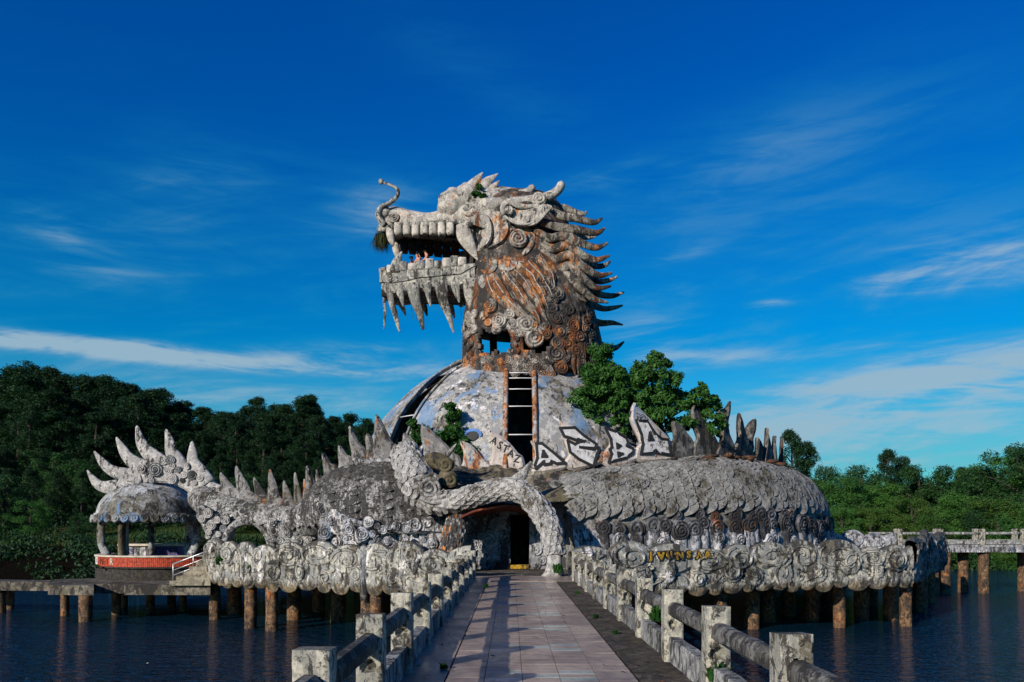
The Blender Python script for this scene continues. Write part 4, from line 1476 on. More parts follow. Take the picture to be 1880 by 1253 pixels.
SCM = {k: [scale_mesh('scale', M[k], s) for s in (1, 2, 3)] for k in ('body', 'hump', 'leg', 'tail')}
SCM['red'] = [scale_mesh('scale', M['beard'], s) for s in (1, 2, 3)]
SCN = {}


def put_scales(lst, key, parent, keep=300):
    """lst = matrices, nearest first; the first `keep` are parts, the rest one mesh"""
    lst = sorted(lst, key=lambda m: (m.translation - Vector((0, 0, ZC))).length)
    for i, m in enumerate(lst[:keep]):
        link('scale', SCM[key][i % 3], parent, None, m)
    if len(lst) > keep:
        V, Fc = [], []
        src = SCM[key][0]
        sv = [v.co.copy() for v in src.vertices]; sf = [tuple(p.vertices) for p in src.polygons]
        for m in lst[keep:]:
            b0 = len(V)
            V += [m @ v for v in sv]
            Fc += [tuple(b0 + q for q in f) for f in sf]
        o = mesh('scale_field', V, Fc, M[key], parent, True, 'stuff', 50)


rs = random.Random(8)
L = []
al = R(7.5); row = 0
while al < R(128):
    ds = 0.40
    for j in range(15):
        f = 0.36 + (j + 0.5 * (row % 2)) * 0.0575
        p, n = body_pt(al, f), body_n(al, f)
        tan = (body_pt(al + .01, f) - body_pt(al - .01, f)).normalized()
        dn = (body_pt(al, f - .02) - body_pt(al, f + .02)).normalized()
        tip = (tan * 0.92 - dn * 0.22).normalized()
        r = 0.63 * rs.uniform(.90, 1.08)
        n = (n + Vector((rs.uniform(-.03, .03), rs.uniform(-.03, .03), rs.uniform(-.03, .03)))).normalized()
        if rs.random() < 0.025: continue
        L.append(frame(p + n * rs.uniform(-.01, .015), n, -tip, r, rs.uniform(-.10, .10)) @ Matrix.Diagonal((1, 1, 1.9, 1)))
    al += ds / math.hypot(BA * math.cos(al), BB * math.sin(al)); row += 1
put_scales(L, 'body', body, 300)
# cloud scrolls along the foot of the body: dark upper row on white stalks
rb = random.Random(4)
al = R(12)
while al < R(118):
    st = math.hypot(BA * math.cos(al), BB * math.sin(al))
    for (z0, r0, mt) in ((1.66, 0.36, 'swirl_dark'), (2.15, 0.28, 'swirl_dark'), (1.12, 0.27, 'white')):
        if rb.random() < (0.98 if z0 == 1.66 else 0.5 if z0 > 2 else 0.7):
            a2 = al + rb.uniform(-.2, .2) / st
            zz = z0 + rb.uniform(-.16, .16)
            f = (2 / PI) * math.asin(min(1, (zz / body_top(a2)) ** (2.3 / 2)))
            p, n = body_pt(a2, f), body_n(a2, f)
            n = (n + Vector((0, 0, -0.25))).normalized()
            rad = r0 * rb.uniform(.75, 1.3)
            swirl(p + n * 0.10, n, rad, M[mt], body, rng=rb, big=rad > .36, spin=rb.uniform(-.6, .6))
            if mt == 'swirl_dark':
                f2 = (2 / PI) * math.asin(min(1, (max(zz - 0.95, 0.12) / body_top(a2)) ** (2.3 / 2)))
                q = body_pt(a2 + .25 * rad / st, f2) + body_n(a2, f2) * 0.06
                tine('scroll_stalk', [p + n * .03, (p + q) / 2 + n * 0.05, q], [rad * .75, rad * .6, rad * .45], M['white'] if rb.random() < .7 else M['swirl_dark'], body, thick=0.35, D=n, n=7, k=8)
    al += rb.uniform(0.42, 0.60) / st

# ---------------------------------------------------------------- left hump and tail (one tube that thins and arches to the gazebo)
TP = [  # px, py centre, half height px, Y
    (905, 940, 60, 32.6), (860, 935, 72, 32.4), (800, 932, 78, 32.2), (735, 928, 77, 32.2), (680, 927, 74, 32.4), (635, 928, 62, 33.0), (602, 938, 45, 33.8), (572, 952, 33, 34.6), (540, 959, 27, 35.4), (505, 952, 23, 36.0), (465, 943, 20, 36.6), (425, 935, 23, 37.1), (400, 928, 26, 37.5), (382, 922, 28, 37.9), (368, 915, 24, 38.3), (360, 910, 14, 38.6)]
TC = crom([(*P(a, b, d), c / F * d) for a, b, c, d in TP], 130)


def tail_pt(i, a):
    i = int(np.clip(i, 0, 129))
    c = Vector(TC[i][:3]); r = TC[i][3]
    t = Vector(TC[min(i + 1, 129)][:3]) - Vector(TC[max(i - 1, 0)][:3]); t.z *= 0.3
    t.normalize()
    side = Vector((0, 0, 1)).cross(t).normalized()
    upv = t.cross(side).normalized()
    if upv.z < 0: upv = -upv
    if side.y > 0: side = -side
    wd = min(r, 1.55)
    return c + side * (wd * math.cos(a)) + upv * (r * math.sin(a)), (side * math.cos(a) / wd + upv * math.sin(a) / r).normalized()


V = []
kt = 44
for i in range(130):
    for j in range(kt):
        p, n = tail_pt(i, 2 * PI * j / kt)
        V.append(p + n * (0.03 * noise.noise(p * 1.6) + (0.0 if i < 56 else 0.05) * noise.noise(p * 4.5)))
# hump reaches to the deck: lower half is flattened to the ground
tailo = part('tail', V, grid_faces(130, kt, True) + [tuple(range(kt)), tuple(range(129 * kt, 130 * kt))], M['hump'])
tailo.data.materials.append(M['tail'])
tailo.data.polygons.foreach_set('material_index', [0 if (f // kt) < 56 else 1 for f in range(len(tailo.data.polygons))])
L = []
rs = random.Random(18)
i = 6.0; row = 0
while i < 56:
    r = TC[int(i)][3]
    na_ = max(int(PI * r / 0.42), 6)
    for j in range(na_):
        a = -0.45 + (j + .5 * (row % 2)) * (2.3 / na_)
        p, n = tail_pt(int(i), a)
        tan = (tail_pt(int(i) + 1, a)[0] - tail_pt(int(i) - 1, a)[0]).normalized()
        tip = (tan * 0.9 - Vector((0, 0, 1)) * 0.45).normalized()
        L.append(frame(p + n * .01, n, -tip, 0.50 * min(1, r / 1.2) * rs.uniform(.9, 1.1), rs.uniform(-.12, .12)))
    i += 0.36 / (Vector(TC[min(int(i) + 1, 129)][:3]) - Vector(TC[int(i)][:3])).length; row += 1
put_scales(L, 'hump', tailo, 150)
L = []
i = 57.0; row = 0
while i < 108:
    r = TC[int(i)][3]
    for j in range(8):
        a = -0.3 + (j + .5 * (row % 2)) * 0.26
        p, n = tail_pt(int(i), a)
        tan = (tail_pt(int(i) + 1, a)[0] - tail_pt(int(i) - 1, a)[0]).normalized()
        L.append(frame(p + n * .01, n, -(tan * .9 - Vector((0, 0, .5))).normalized(), 0.34 * rs.uniform(.85, 1.15), rs.uniform(-.3, .3)))
    i += 0.24 / (Vector(TC[min(int(i) + 1, 129)][:3]) - Vector(TC[int(i)][:3])).length; row += 1
put_scales(L, 'tail', tailo, 60)


# walls of cloud relief that carry hump and tail
def relief_wall(name, outline, Y, mat, nsw, rmin, rmax, seed, thick=0.5, rows=None):
    o = plate(name, outline, Y, thick, mat, DR, 0.10, 0.12)
    rr = random.Random(seed)
    xs = [q[0] for q in outline]; ys = [q[1] for q in outline]
    put = []

    def inside(x, y):
        c = False
        for i in range(len(outline)):
            (x0, y0), (x1, y1) = outline[i - 1], outline[i]
            if (y0 > y) != (y1 > y) and x < (x1 - x0) * (y - y0) / (y1 - y0) + x0: c = not c
        return c
    t = 0
    while len(put) < nsw and t < 3000:
        t += 1
        x, y, r = rr.uniform(min(xs), max(xs)), rr.uniform(min(ys), max(ys)), rr.uniform(rmin, rmax)
        if not inside(x, y): continue
        if any(math.hypot(x - a, y - b) < (r + c) * 0.80 for a, b, c in put): continue
        put.append((x, y, r))
        yy = Y(x, y) if callable(Y) else Y
        swirl(P(x, y, yy - 0.07), Vector((0, -1, 0)), r / F * yy, mat, o, rng=rr, big=r > 11)
    return o


relief_wall('cloud_relief', [(592, 930), (640, 950), (700, 965), (760, 955), (815, 945), (838, 960), (836, 1040), (700, 1048), (592, 1040)], lambda a, b: 30.45 + max(0, 650 - a) * 0.02, M['white'], 46, 6, 14, 5, 1.2)
relief_wall('cloud_relief', [(500, 955), (530, 962), (575, 955), (577, 985), (576, 1030), (525, 1035), (505, 1000), (492, 975)], 34.6, M['tail'], 16, 5, 9, 6, 0.8)
relief_wall('cloud_relief', [(362, 925), (395, 940), (430, 958), (420, 975), (413, 1000), (405, 1030), (385, 1030), (383, 1000), (372, 970), (360, 950)], 36.4, M['tail'], 17, 6, 10, 7, 0.9)
tine_px('arch_rib', [(410, 1015, 6), (416, 985, 7), (430, 966, 8), (452, 957, 9), (475, 962, 8), (492, 985, 7), (498, 1010, 6)], 36.2, M['tail'], DR, thick=1.0, n=24)
tine_px('arch_rib', [(497, 962, 8), (498, 985, 7), (500, 1012, 8)], 35.4, M['tail'], DR, thick=1.0, n=10)


# ---------------------------------------------------------------- crests of spikes
def crest_y(px, py=0):
    """distance of the ridge of the coil at photo column px"""
    best = min(np.linspace(R(-2), R(100), 200), key=lambda a: abs(CX + body_c(a).x / body_c(a).y * F - px))
    return body_c(best).y - 0.25


CRX = np.linspace(900, 1460, 60)
CRY = [crest_y(x) for x in CRX]
cy = lambda px, py=0: float(np.interp(px, CRX, CRY))
ZC5 = ZF(960, 720, 3.133)
spikesR = [
    ([(45, 280), (78, 298), (130, 318), (185, 355), (245, 402), (262, 440), (60, 470), (66, 400), (70, 340)], 'spike_paint'),
    ([(212, 160), (255, 178), (320, 210), (380, 250), (430, 312), (462, 330), (478, 400), (300, 450), (230, 420), (262, 360), (245, 300), (222, 230)], 'spike_paint'),
    ([(470, 203), (530, 222), (590, 258), (618, 300), (660, 330), (670, 390), (480, 430), (455, 360), (500, 300), (490, 250)], 'spike_paint'),
    ([(640, 58), (664, 82), (720, 140), (780, 200), (850, 272), (880, 330), (870, 390), (660, 400), (650, 330), (672, 285), (640, 210), (618, 140)], 'spike_paint'),
    ([(862, 168), (905, 182), (945, 230), (985, 285), (1000, 370), (850, 390), (850, 300), (872, 262)], 'spike_dark'),
    ([(978, 72), (1004, 98), (1040, 150), (1095, 230), (1135, 310), (1140, 385), (990, 400), (985, 300), (1005, 262), (972, 160)], 'spike_dark'),
    ([(1150, 192), (1185, 225), (1215, 290), (1245, 350), (1240, 410), (1110, 400), (1120, 320), (1140, 280)], 'spike_dark'),
    ([(1246, 118), (1268, 160), (1280, 210), (1300, 280), (1330, 340), (1335, 420), (1215, 420), (1210, 340), (1240, 270), (1238, 190)], 'spike_dark'),
    ([(1350, 260), (1375, 285), (1395, 340), (1415, 400), (1410, 460), (1320, 440), (1330, 380), (1345, 330)], 'spike_dark'),
    ([(1405, 204), (1420, 250), (1436, 320), (1450, 380), (1455, 470), (1390, 460), (1385, 390), (1398, 300)], 'spike_dark')]
for q, mt in spikesR:
    plate('crest_spike', q, cy, 0.34, M[mt], DR, 0.10, 0.06, ZC5, 3)
for q, Y in [([(1448, 250), (1460, 300), (1468, 390), (1478, 470), (1438, 470), (1440, 380)], 40.2), ([(1491, 268), (1500, 300), (1502, 400), (1505, 480), (1478, 480), (1483, 380)], 41.5),
             ([(1196, 48), (1198, 110), (1185, 175), (1190, 260), (1120, 250), (1130, 190), (1125, 112), (1170, 85)], 37.2), ([(1342, 150), (1345, 215), (1330, 270), (1330, 340), (1270, 330), (1290, 200)], 38.4)]:
    plate('crest_spike', q, Y, 0.34, M['spike_dark'], DR, 0.10, 0.06, ZC5, 3)
# ridge the spikes grow from
V = []
for a in np.linspace(R(1), R(112), 90):
    c = body_c(a); zt = body_top(a)
    out = Vector((BB * math.sin(a), -BA * math.cos(a), 0)).normalized()
    wv = 0.07 * noise.noise((a * 9, 3, 1))
    for (ox, dz) in ((1.0, -0.35), (0.7, -0.06 + wv), (0.5, 0.10 + wv), (0.30, 0.16), (-0.2, -0.3)):
        V.append(c + out * ox + Vector((0, 0, zt + dz)))
part('crest_ridge', V, grid_faces(90, 5), M['spike'])
rw = random.Random(2)
for k in range(60):      # leaf litter lying along the ridge
    a = R(rw.uniform(26, 62)); c = body_c(a); out = Vector((BB * math.sin(a), -BA * math.cos(a), 0)).normalized()
    ball('litter', c + out * rw.uniform(.45, .9) + Vector((0, 0, body_top(a) + rw.uniform(.0, .25))), rw.uniform(.12, .3), rw.uniform(.1, .25), rw.uniform(.05, .12), M['rind'], DR, n=5, amp=.5, fr=4) if k < 34 else None

ZL = ZF(560, 780, 3.357)
spikesL = [
    ([(12, 255), (38, 310), (60, 360), (75, 400), (70, 450), (-15, 450), (0, 380), (8, 320)], 33.6, 'spike'),
    ([(70, 280), (95, 310), (108, 345), (112, 400), (70, 410), (68, 340)], 33.3, 'spike'),
    ([(104, 168), (135, 205), (160, 238), (190, 250), (200, 340), (110, 380), (112, 290), (102, 220)], 32.9, 'spike'),
    ([(205, 122), (232, 150), (256, 185), (282, 200), (285, 290), (195, 320), (205, 240), (198, 170)], 32.6, 'spike'),
    ([(272, 5), (300, 55), (335, 110), (370, 150), (380, 250), (280, 260), (285, 180), (268, 90)], 32.4, 'spike'),
    ([(380, 52), (405, 72), (415, 110), (440, 130), (445, 230), (370, 240), (375, 150), (368, 90)], 32.4, 'spike'),
    ([(432, -62), (460, -40), (500, 40), (540, 110), (580, 160), (580, 250), (420, 250), (425, 140), (424, 40)], 32.3, 'spike'),
    ([(605, 50), (640, 70), (680, 110), (700, 160), (700, 240), (590, 240), (595, 140)], 32.3, 'spike'),
    ([(718, -12), (745, 5), (820, 70), (880, 130), (920, 175), (955, 200), (950, 290), (740, 280), (730, 150), (712, 70)], 32.2, 'spike'),
    ([(955, 103), (1010, 115), (1060, 160), (1090, 200), (1120, 222), (1150, 250), (1130, 310), (940, 300), (970, 240), (975, 170)], 32.0, 'spike_orange'),
    ([(1120, 30), (1150, 40), (1210, 70), (1270, 120), (1310, 170), (1345, 200), (1350, 270), (1240, 300), (1110, 280), (1130, 235), (1152, 200), (1150, 120)], 32.05, 'spike_paint')]
for q, Y, mt in spikesL:
    plate('crest_spike', q, Y, 0.34, M[mt], DR, 0.10, 0.06, ZL, 3)
# ridges under the left spikes
for nm, q, Y, mt in [('crest_ridge', [(95, 400), (150, 330), (230, 260), (330, 215), (440, 200), (520, 215), (700, 220), (760, 330), (520, 330), (300, 330), (160, 440)], 32.0, 'tail'),
]:
    plate(nm, q, Y, 0.9, M[mt], DR, 0.15, 0.12, ZL, 3)
for k in range(9):        # scalloped trim under the left spikes
    px, py = ZL(300 + k * 27, 205 + (6 if k % 2 else -4))
    tine('ridge_scallop', [P(px, py + 14, 31.95), P(px, py + 6, 31.93), P(px, py, 31.95)], [0.26, 0.22, 0.06], M['tail'], DR, thick=.4, n=6, k=8)
ZT = ZF(80, 760, 3.357)
for (u, v, hw, bu, bv) in [(1092, 365, 34, 1140, 470), (1188, 325, 40, 1245, 500), (1298, 395, 30, 1345, 515), (1396, 345, 36, 1425, 530), (1482, 415, 30, 1510, 545), (1550, 365, 26, 1575, 555), (1608, 405, 20, 1618, 560), (1624, 325, 30, 1655, 540), (1684, 345, 22, 1700, 480)]:
    Y = float(np.interp(ZT(u, 0)[0], [400, 440, 480, 520, 560, 590], [37.3, 36.9, 36.4, 35.8, 35.0, 34.3]))
    du, dv = bu - u, bv - v
    tine_px('tail_spike', [(bu + 8, bv + 25, hw * 1.6), (bu, bv, hw * 1.3), (u + du * .5 + 2, v + dv * .55, hw * .85), (u + du * .16, v + dv * .22, hw * .50), (u, v, 6)], Y, M['spike'], DR, zf=ZT, thick=0.34, tmax=0.16, n=16)
# low wall of the tail crest
q = [(1060, 455), (1150, 450), (1250, 480), (1400, 510), (1500, 530), (1600, 545), (1680, 470), (1750, 400), (1780, 430), (1700, 540), (1600, 620), (1450, 600), (1250, 560), (1080, 540)]
plate('tail_ridge', q, lambda a, b: float(np.interp(a, [380, 440, 480, 520, 560, 600], [37.3, 36.8, 36.3, 35.7, 34.9, 34.0])), 0.5, M['spike'], DR, .1, .08, ZT, 3)

# ---------------------------------------------------------------- flame fan at the end of the tail
ZG = ZF(140, 770, 4.64)
FY = 38.0
for q in [[(360, 560, 50), (290, 580, 58), (210, 570, 46), (150, 520, 34), (95, 437, 7)], [(470, 470, 52), (380, 465, 56), (290, 430, 46), (220, 365, 36), (155, 277, 9)], [(600, 410, 60), (510, 380, 62), (440, 325, 50), (395, 255, 40), (342, 158, 11)],
          [(740, 400, 84), (660, 330, 74), (590, 260, 56), (548, 185, 44), (517, 64, 14)], [(890, 440, 84), (845, 340, 72), (805, 270, 50), (795, 190, 42), (767, 95, 15)], [(1110, 560, 90), (1040, 450, 78), (995, 360, 52), (990, 290, 42), (986, 198, 14)]]:
    tine_px('tail_flame', q, FY, M['fin'], DR, zf=ZG, thick=0.4, tmax=0.26, n=24, k=12)
fan = plate('tail_fan', [(285, 690), (320, 580), (400, 450), (520, 400), (640, 360), (760, 330), (900, 380), (1000, 430), (1100, 480), (1180, 545), (1245, 575), (1210, 690), (1080, 720), (1000, 660), (860, 570), (690, 540), (520, 575), (390, 640), (320, 700)], FY - 0.12, 0.5, M['fin'], DR, .1, .1, ZG, 3)
rf = random.Random(3)
for u, v, r in [(320, 650, 26), (370, 590, 34), (430, 570, 26), (480, 555, 22), (530, 520, 30), (555, 425, 42), (615, 490, 40), (680, 430, 62), (640, 520, 26), (740, 350, 42), (800, 350, 44), (780, 440, 40), (820, 400, 30), (815, 510, 48), (870, 430, 30), (915, 475, 32), (985, 480, 44), (940, 400, 30), (1055, 500, 34), (1010, 540, 24), (1095, 600, 34), (900, 520, 24), (1050, 690, 44), (1080, 640, 30), (530, 490, 20), (1120, 800, 44), (1070, 850, 36), (1150, 900, 44), (1200, 860, 34), (1270, 860, 40), (1250, 930, 32), (1195, 1050, 44), (1210, 980, 26), (1130, 960, 28)]:
    x, y = ZG(u, v)
    yy = FY - 0.2 if v < 760 else 36.2
    swirl(P(x, y, yy), Vector((0, -1, 0)), r / 4.64 / F * yy, M['fin'] if rf.random() < .75 else M['parapet_grey'], fan if v < 760 else tailo, rng=rf, big=r > 38)

# ---------------------------------------------------------------- foreleg that arches over the entrance
LG = [(742, 826, 21, 30.9), (748, 845, 27, 30.6), (762, 875, 31, 30.2), (776, 905, 31, 29.9), (797, 921, 24, 29.5), (833, 921, 16.5, 29.1), (875, 909, 16.5, 28.7), (917, 899, 16.5, 28.4), (949, 900, 17, 28.1), (975, 918, 16.5, 27.8), (998, 947, 17.5, 27.5), (1012, 977, 16.5, 27.25), (1018, 1002, 15.5, 27.0), (1019, 1022, 14.5, 26.9)]
LC = crom([(*P(a, b, d), c / F * d) for a, b, c, d in LG], 90)


def leg_pt(i, a):
    i = int(np.clip(i, 0, 89))
    c = Vector(LC[i][:3]); r = LC[i][3]
    t = (Vector(LC[min(i + 1, 89)][:3]) - Vector(LC[max(i - 1, 0)][:3])).normalized()
    D = Vector((0, -1, 0)); D = (D - t * D.dot(t)).normalized()
    Wd = t.cross(D).normalized()
    n = D * math.cos(a) + Wd * math.sin(a)
    return c + n * min(r, 9), n, t


V = []
for i in range(90):
    for j in range(24):
        p, n, t = leg_pt(i, 2 * PI * j / 24)
        V.append(p + n * 0.03 * noise.noise(p * 2))
leg = part('foreleg', V, grid_faces(90, 24, True) + [tuple(range(24)), tuple(range(89 * 24, 90 * 24))], M['leg'])
L = []
i = 3.0; row = 0
rs = random.Random(5)
while i < 88:
    r = LC[int(i)][3]
    n_s = max(int(2.6 * r / 0.30), 5)
    for j in range(n_s):
        a = -1.35 + (j + .5 * (row % 2)) * 2.7 / n_s
        p, n, t = leg_pt(int(i), a)
        if 24 < i < 36 and abs(a) < .7: continue
        L.append(frame(p - n * .008, n, -t, 0.40 * rs.uniform(.92, 1.08), rs.uniform(-.08, .08)) @ Matrix.Diagonal((1, 1, .95, 1)))
    i += 0.27 / (Vector(LC[min(int(i) + 1, 89)][:3]) - Vector(LC[min(int(i), 88)][:3])).length; row += 1
put_scales(L, 'leg', leg, 230)
# elbow scroll, spur, mossy tuft above the arch
p, n, t = leg_pt(29, 0.0)
swirl(P(789, 897, 29.1), Vector((0, -1, .1)), 0.42, M['leg'], leg, big=True, spin=2.0, hand=-1, name='elbow_scroll')
swirl(P(793, 880, 29.25), Vector((0, -1, .1)), 0.26, M['leg'], leg, spin=1, name='elbow_scroll')
tine_px('elbow_fold', [(772, 914, 4), (790, 921, 5), (812, 922, 4), (824, 918, 1.5)], 28.95, M['leg'], leg, thick=.8)
ball('knee_tuft', P(806, 848, 30.1), 0.62, 0.35, 0.30, M['moss'], leg, n=16, amp=.25, fr=2, tilt=0.35)
ball('knee_tuft', P(822, 881, 29.9), 0.42, 0.3, 0.34, M['moss'], leg, n=16, amp=.2, fr=2, tilt=0.3)
swirl(P(818, 853, 29.76), Vector((0, -1, 0)), 0.30, M['moss'], leg, name='knee_scroll', spin=1)
swirl(P(826, 883, 29.62), Vector((0, -1, 0)), 0.28, M['moss'], leg, name='knee_scroll', spin=2)
tine_px('spur', [(800, 842, 7), (815, 838, 6), (826, 830, 4.5), (838, 815, 1)], 30.1, M['leg'], leg, thick=.8)
tine_px('spur', [(935, 893, 13), (950, 882, 12), (962, 868, 8), (975, 848, 2)], 29.3, M['leg'], leg, thick=.4)
# foot block
q0 = P(1018, 1056, 26.75)
V = []
for (z, hw, hd) in ((0.0, .40, .36), (0.12, .33, .31), (0.35, .265, .27), (0.72, .235, .25)):
    for a in range(16):
        an = 2 * PI * a / 16
        V.append(Vector((q0.x + hw * math.copysign(abs(math.cos(an)) ** .7, math.cos(an)) - (0.06 if z < .1 else 0), 26.9 + hd * math.copysign(abs(math.sin(an)) ** .7, math.sin(an)), z)))
part('foot', V, grid_faces(4, 16, True) + [tuple(range(16)), tuple(range(48, 64))], M['leg'], leg)
# second leg: scaly column left of the doorway
LC2 = crom([(*P(846, 935, 29.6), .38), (*P(840, 960, 29.5), .36), (*P(834, 985, 29.4), .38), (*P(831, 1010, 29.4), .42), (*P(830, 1040, 29.4), .46)], 24)
V = []
for i in range(24):
    for j in range(18):
        a = 2 * PI * j / 18
        V.append(Vector(LC2[i][:3]) + Vector((math.cos(a), math.sin(a), 0)) * LC2[i][3])
leg2 = part('hind_leg', V, grid_faces(24, 18, True), M['hump'])  # dark hump concrete paints in the shade on this column
L = []
for row in range(11):
    i = 1 + row * 2
    for j in range(6):
        a = -PI / 2 - 1.2 + (j + .5 * (row % 2)) * .44
        n = Vector((math.cos(a), math.sin(a), 0))
        L.append(frame(Vector(LC2[i][:3]) + n * LC2[i][3], n, Vector((0, 0, 1)), 0.37, rs.uniform(-.08, .08)))
for m in L: link('scale', SCM['hump'][0] if rs.random() < .75 else SCM['red'][1], leg2, None, m)

# ================================================================ domed hall
HALL = empty('domed_hall', (0.5, 40, 0))
tag(HALL, 'faded concrete dome with ribbed window strips under the dragon neck, dark doorway below', 'building')
DCX, DCY = 0.46, 40.0
DP = [(9.62, 2.9), (9.50, 3.4), (9.2, 4.1), (8.6, 5.05), (7.8, 5.95), (6.9, 6.75), (5.9, 7.35), (4.6, 7.85), (3.0, 8.15), (1.5, 8.2), (0.0, 8.2)]     # z, radius


def dome_pt(v, a, k=0.0):
    z, r = v
    return Vector((DCX + (r + k) * math.sin(a), DCY - (r + k) * math.cos(a), z + k * 0.4))


DPf = crom(DP, 40)
wins = [0.0]                                     # window strips: angles
for k in range(1, 8): wins += []
WIN = [R(-0.6 + 45 * k) for k in range(8)]
WH = 0.105                                        # half angle at which panels stop


def win_half(r): return 0.60 / r                  # strips keep their width in metres


for k in range(8):
    a0, a1 = WIN[k], WIN[(k + 1) % 8] + (2 * PI if k == 7 else 0)
    V = []
    nn = 26
    for v in DPf:
        h = win_half(v[1])
        for j in range(nn):
            a = a0 + h + (a1 - a0 - 2 * h) * j / (nn - 1)
            V.append(dome_pt(v, a, 0.02 * noise.noise((a * 8, v[0], k))))
    o = part('dome_panel', V, grid_faces(40, nn), M['dome'], HALL)
    s_ = o.modifiers.new('Solidify', 'SOLIDIFY'); s_.thickness = 0.12; s_.offset = -1
    # curbs either side of the window strip, rusted
    for sg in (-1, 1):
        pts = [dome_pt(v, a0 + sg * win_half(v[1]), 0.07) for v in DPf[::3]]
        tine('window_curb', pts, [0.11 if k == 0 else 0.06] * len(pts), M['rustmetal'] if k == 0 else M['dome'], HALL, thick=0.8, D=Vector((math.sin(a0), -math.cos(a0), .3)), n=26, k=6)
    # glazing bars
    for i in ((13, 14.4, 17, 20.5, 25, 29) if k == 0 else (21,)):
        v = [np.interp(i, range(40), DPf[:, 0]), np.interp(i, range(40), DPf[:, 1])]
        h = win_half(v[1]) * 0.98
        tine('glazing_bar', [dome_pt(v, a0 - h, .02), dome_pt(v, a0, .02), dome_pt(v, a0 + h, .02)], [.025] * 3, M['pane_bar'], HALL, thick=1, n=3, k=6)
    # upper blind piece of the strip
    V = []
    for v in DPf[2:12]:
        for j in range(4):
            V.append(dome_pt(v, a0 + win_half(v[1]) * (j / 1.5 - 1), -0.10))
    part('strip_infill', V, grid_faces(10, 4), M['dome'], HALL)
# collar at the foot of the neck
pts = [dome_pt((9.58, 3.42), a, 0) for a in np.linspace(0, 2 * PI, 49)]
tine('collar', pts, [0.13] * 49, M['dome'], HALL, thick=0.8, D=Vector((0, 0, 1)), n=96, k=8)
# dark interior: floor slab and core wall
V = [dome_pt((0.02, 7.9), 2 * PI * j / 40) for j in range(40)]
part('floor', V, [tuple(range(40))], M['neck'], HALL)
V = [dome_pt((z, 3.0), 2 * PI * j / 40) for z in (0.02, 9.5) for j in range(40)]
part('core_wall', V, grid_faces(2, 40, True), M['neck'], HALL)
# blue painted eyes on the dome
for px, py, r in ((869, 803, 15), (803, 804, 12)):
    pc = P(px, py, 33.6)
    a = math.atan2(pc.x - DCX, DCY - pc.y)
    best = None
    for v in DPf:
        for aa in np.linspace(-1.0, 1.0, 160):
            q = dome_pt(v, aa, .05)
            e = math.hypot(CX + q.x / q.y * F - px, HY - (q.z - ZC) / q.y * F - py)
            if best is None or e < best[0]: best = (e, v, aa)
    q = dome_pt(best[1], best[2], 0.03); nn = Vector((math.sin(best[2]), -math.cos(best[2]), 0.35)).normalized()
    Mx = frame(q + nn * 0.03, nn, Vector((0, 0, 1)), r / F * 33.5)
    A_ = np.linspace(-0.25, PI + 0.25, 20)
    V = [Vector((math.cos(t) * 1.15, math.sin(t) * 0.85, 0)) for t in A_] + [Vector((math.cos(t) * 0.80, math.sin(t) * (0.48 if .3 < t < 2.9 else .6), 0)) for t in A_]
    mesh('painted_eyelid', [Mx @ v for v in V], [(j, j + 1, 21 + j, 20 + j) for j in range(19)], M['bluepaint'], HALL, False)
    V = [Vector((math.cos(t) * .72, math.sin(t) * .45 if t < PI else math.sin(t) * .75, -.01)) for t in np.linspace(0, 2 * PI, 25)[:-1]]
    mesh('painted_iris', [Mx @ v for v in V], [tuple(range(24))], M['palepaint'] if px == 868 else M['ink'], HALL, False)

# ---------------------------------------------------------------- entrance front: wall with scrolls, door, passage roof
EY = 31.3


def wall_hole(name, x0, x1, z0, z1, hx0, hx1, hz1, y, th, mat, parent):
    for nm, a, b, c, d in ((name, x0, hx0, z0, z1), (name, hx1, x1, z0, z1), (name, hx0, hx1, hz1, z1)):
        box(nm, a, b, y, y + th, c, d, mat, parent)


dx0, dx1 = P(937, 1000, EY).x, P(972, 1000, EY).x
wall_hole('entrance_wall', -2.6, 2.3, 0.0, 3.45, dx0, dx1, P(950, 945, EY).z, EY, 0.5, M['shade_wall'], HALL)
re = random.Random(6)
for px, py, r in [(898, 990, 20), (910, 962, 14), (888, 1005, 12), (922, 1008, 11), (926, 985, 10), (880, 980, 10), (915, 1028, 9), (905, 1042, 10), (870, 1000, 13), (930, 1030, 8), (985, 1010, 11), (990, 985, 11), (982, 965, 9), (995, 1030, 9), (860, 975, 12), (925, 955, 9), (895, 950, 10), (880, 1030, 9), (1000, 1000, 9), (985, 1038, 8)]:
    swirl(P(px, py, EY - 0.04), Vector((0, -1, 0)), r / F * EY, M['shade_wall'], HALL, rng=re, big=r > 12)
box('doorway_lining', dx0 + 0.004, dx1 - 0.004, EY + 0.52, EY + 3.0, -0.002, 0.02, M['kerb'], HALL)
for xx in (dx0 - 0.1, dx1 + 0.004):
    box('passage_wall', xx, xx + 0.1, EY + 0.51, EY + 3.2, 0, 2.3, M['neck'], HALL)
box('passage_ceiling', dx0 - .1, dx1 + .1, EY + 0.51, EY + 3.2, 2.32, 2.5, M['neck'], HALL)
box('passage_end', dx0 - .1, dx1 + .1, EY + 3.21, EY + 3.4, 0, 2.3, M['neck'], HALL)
box('door_sill', dx0 + .006, dx1 - .006, EY - 0.06, EY + 0.4, 0.008, 0.16, M['yellow'], HALL, 0.01)
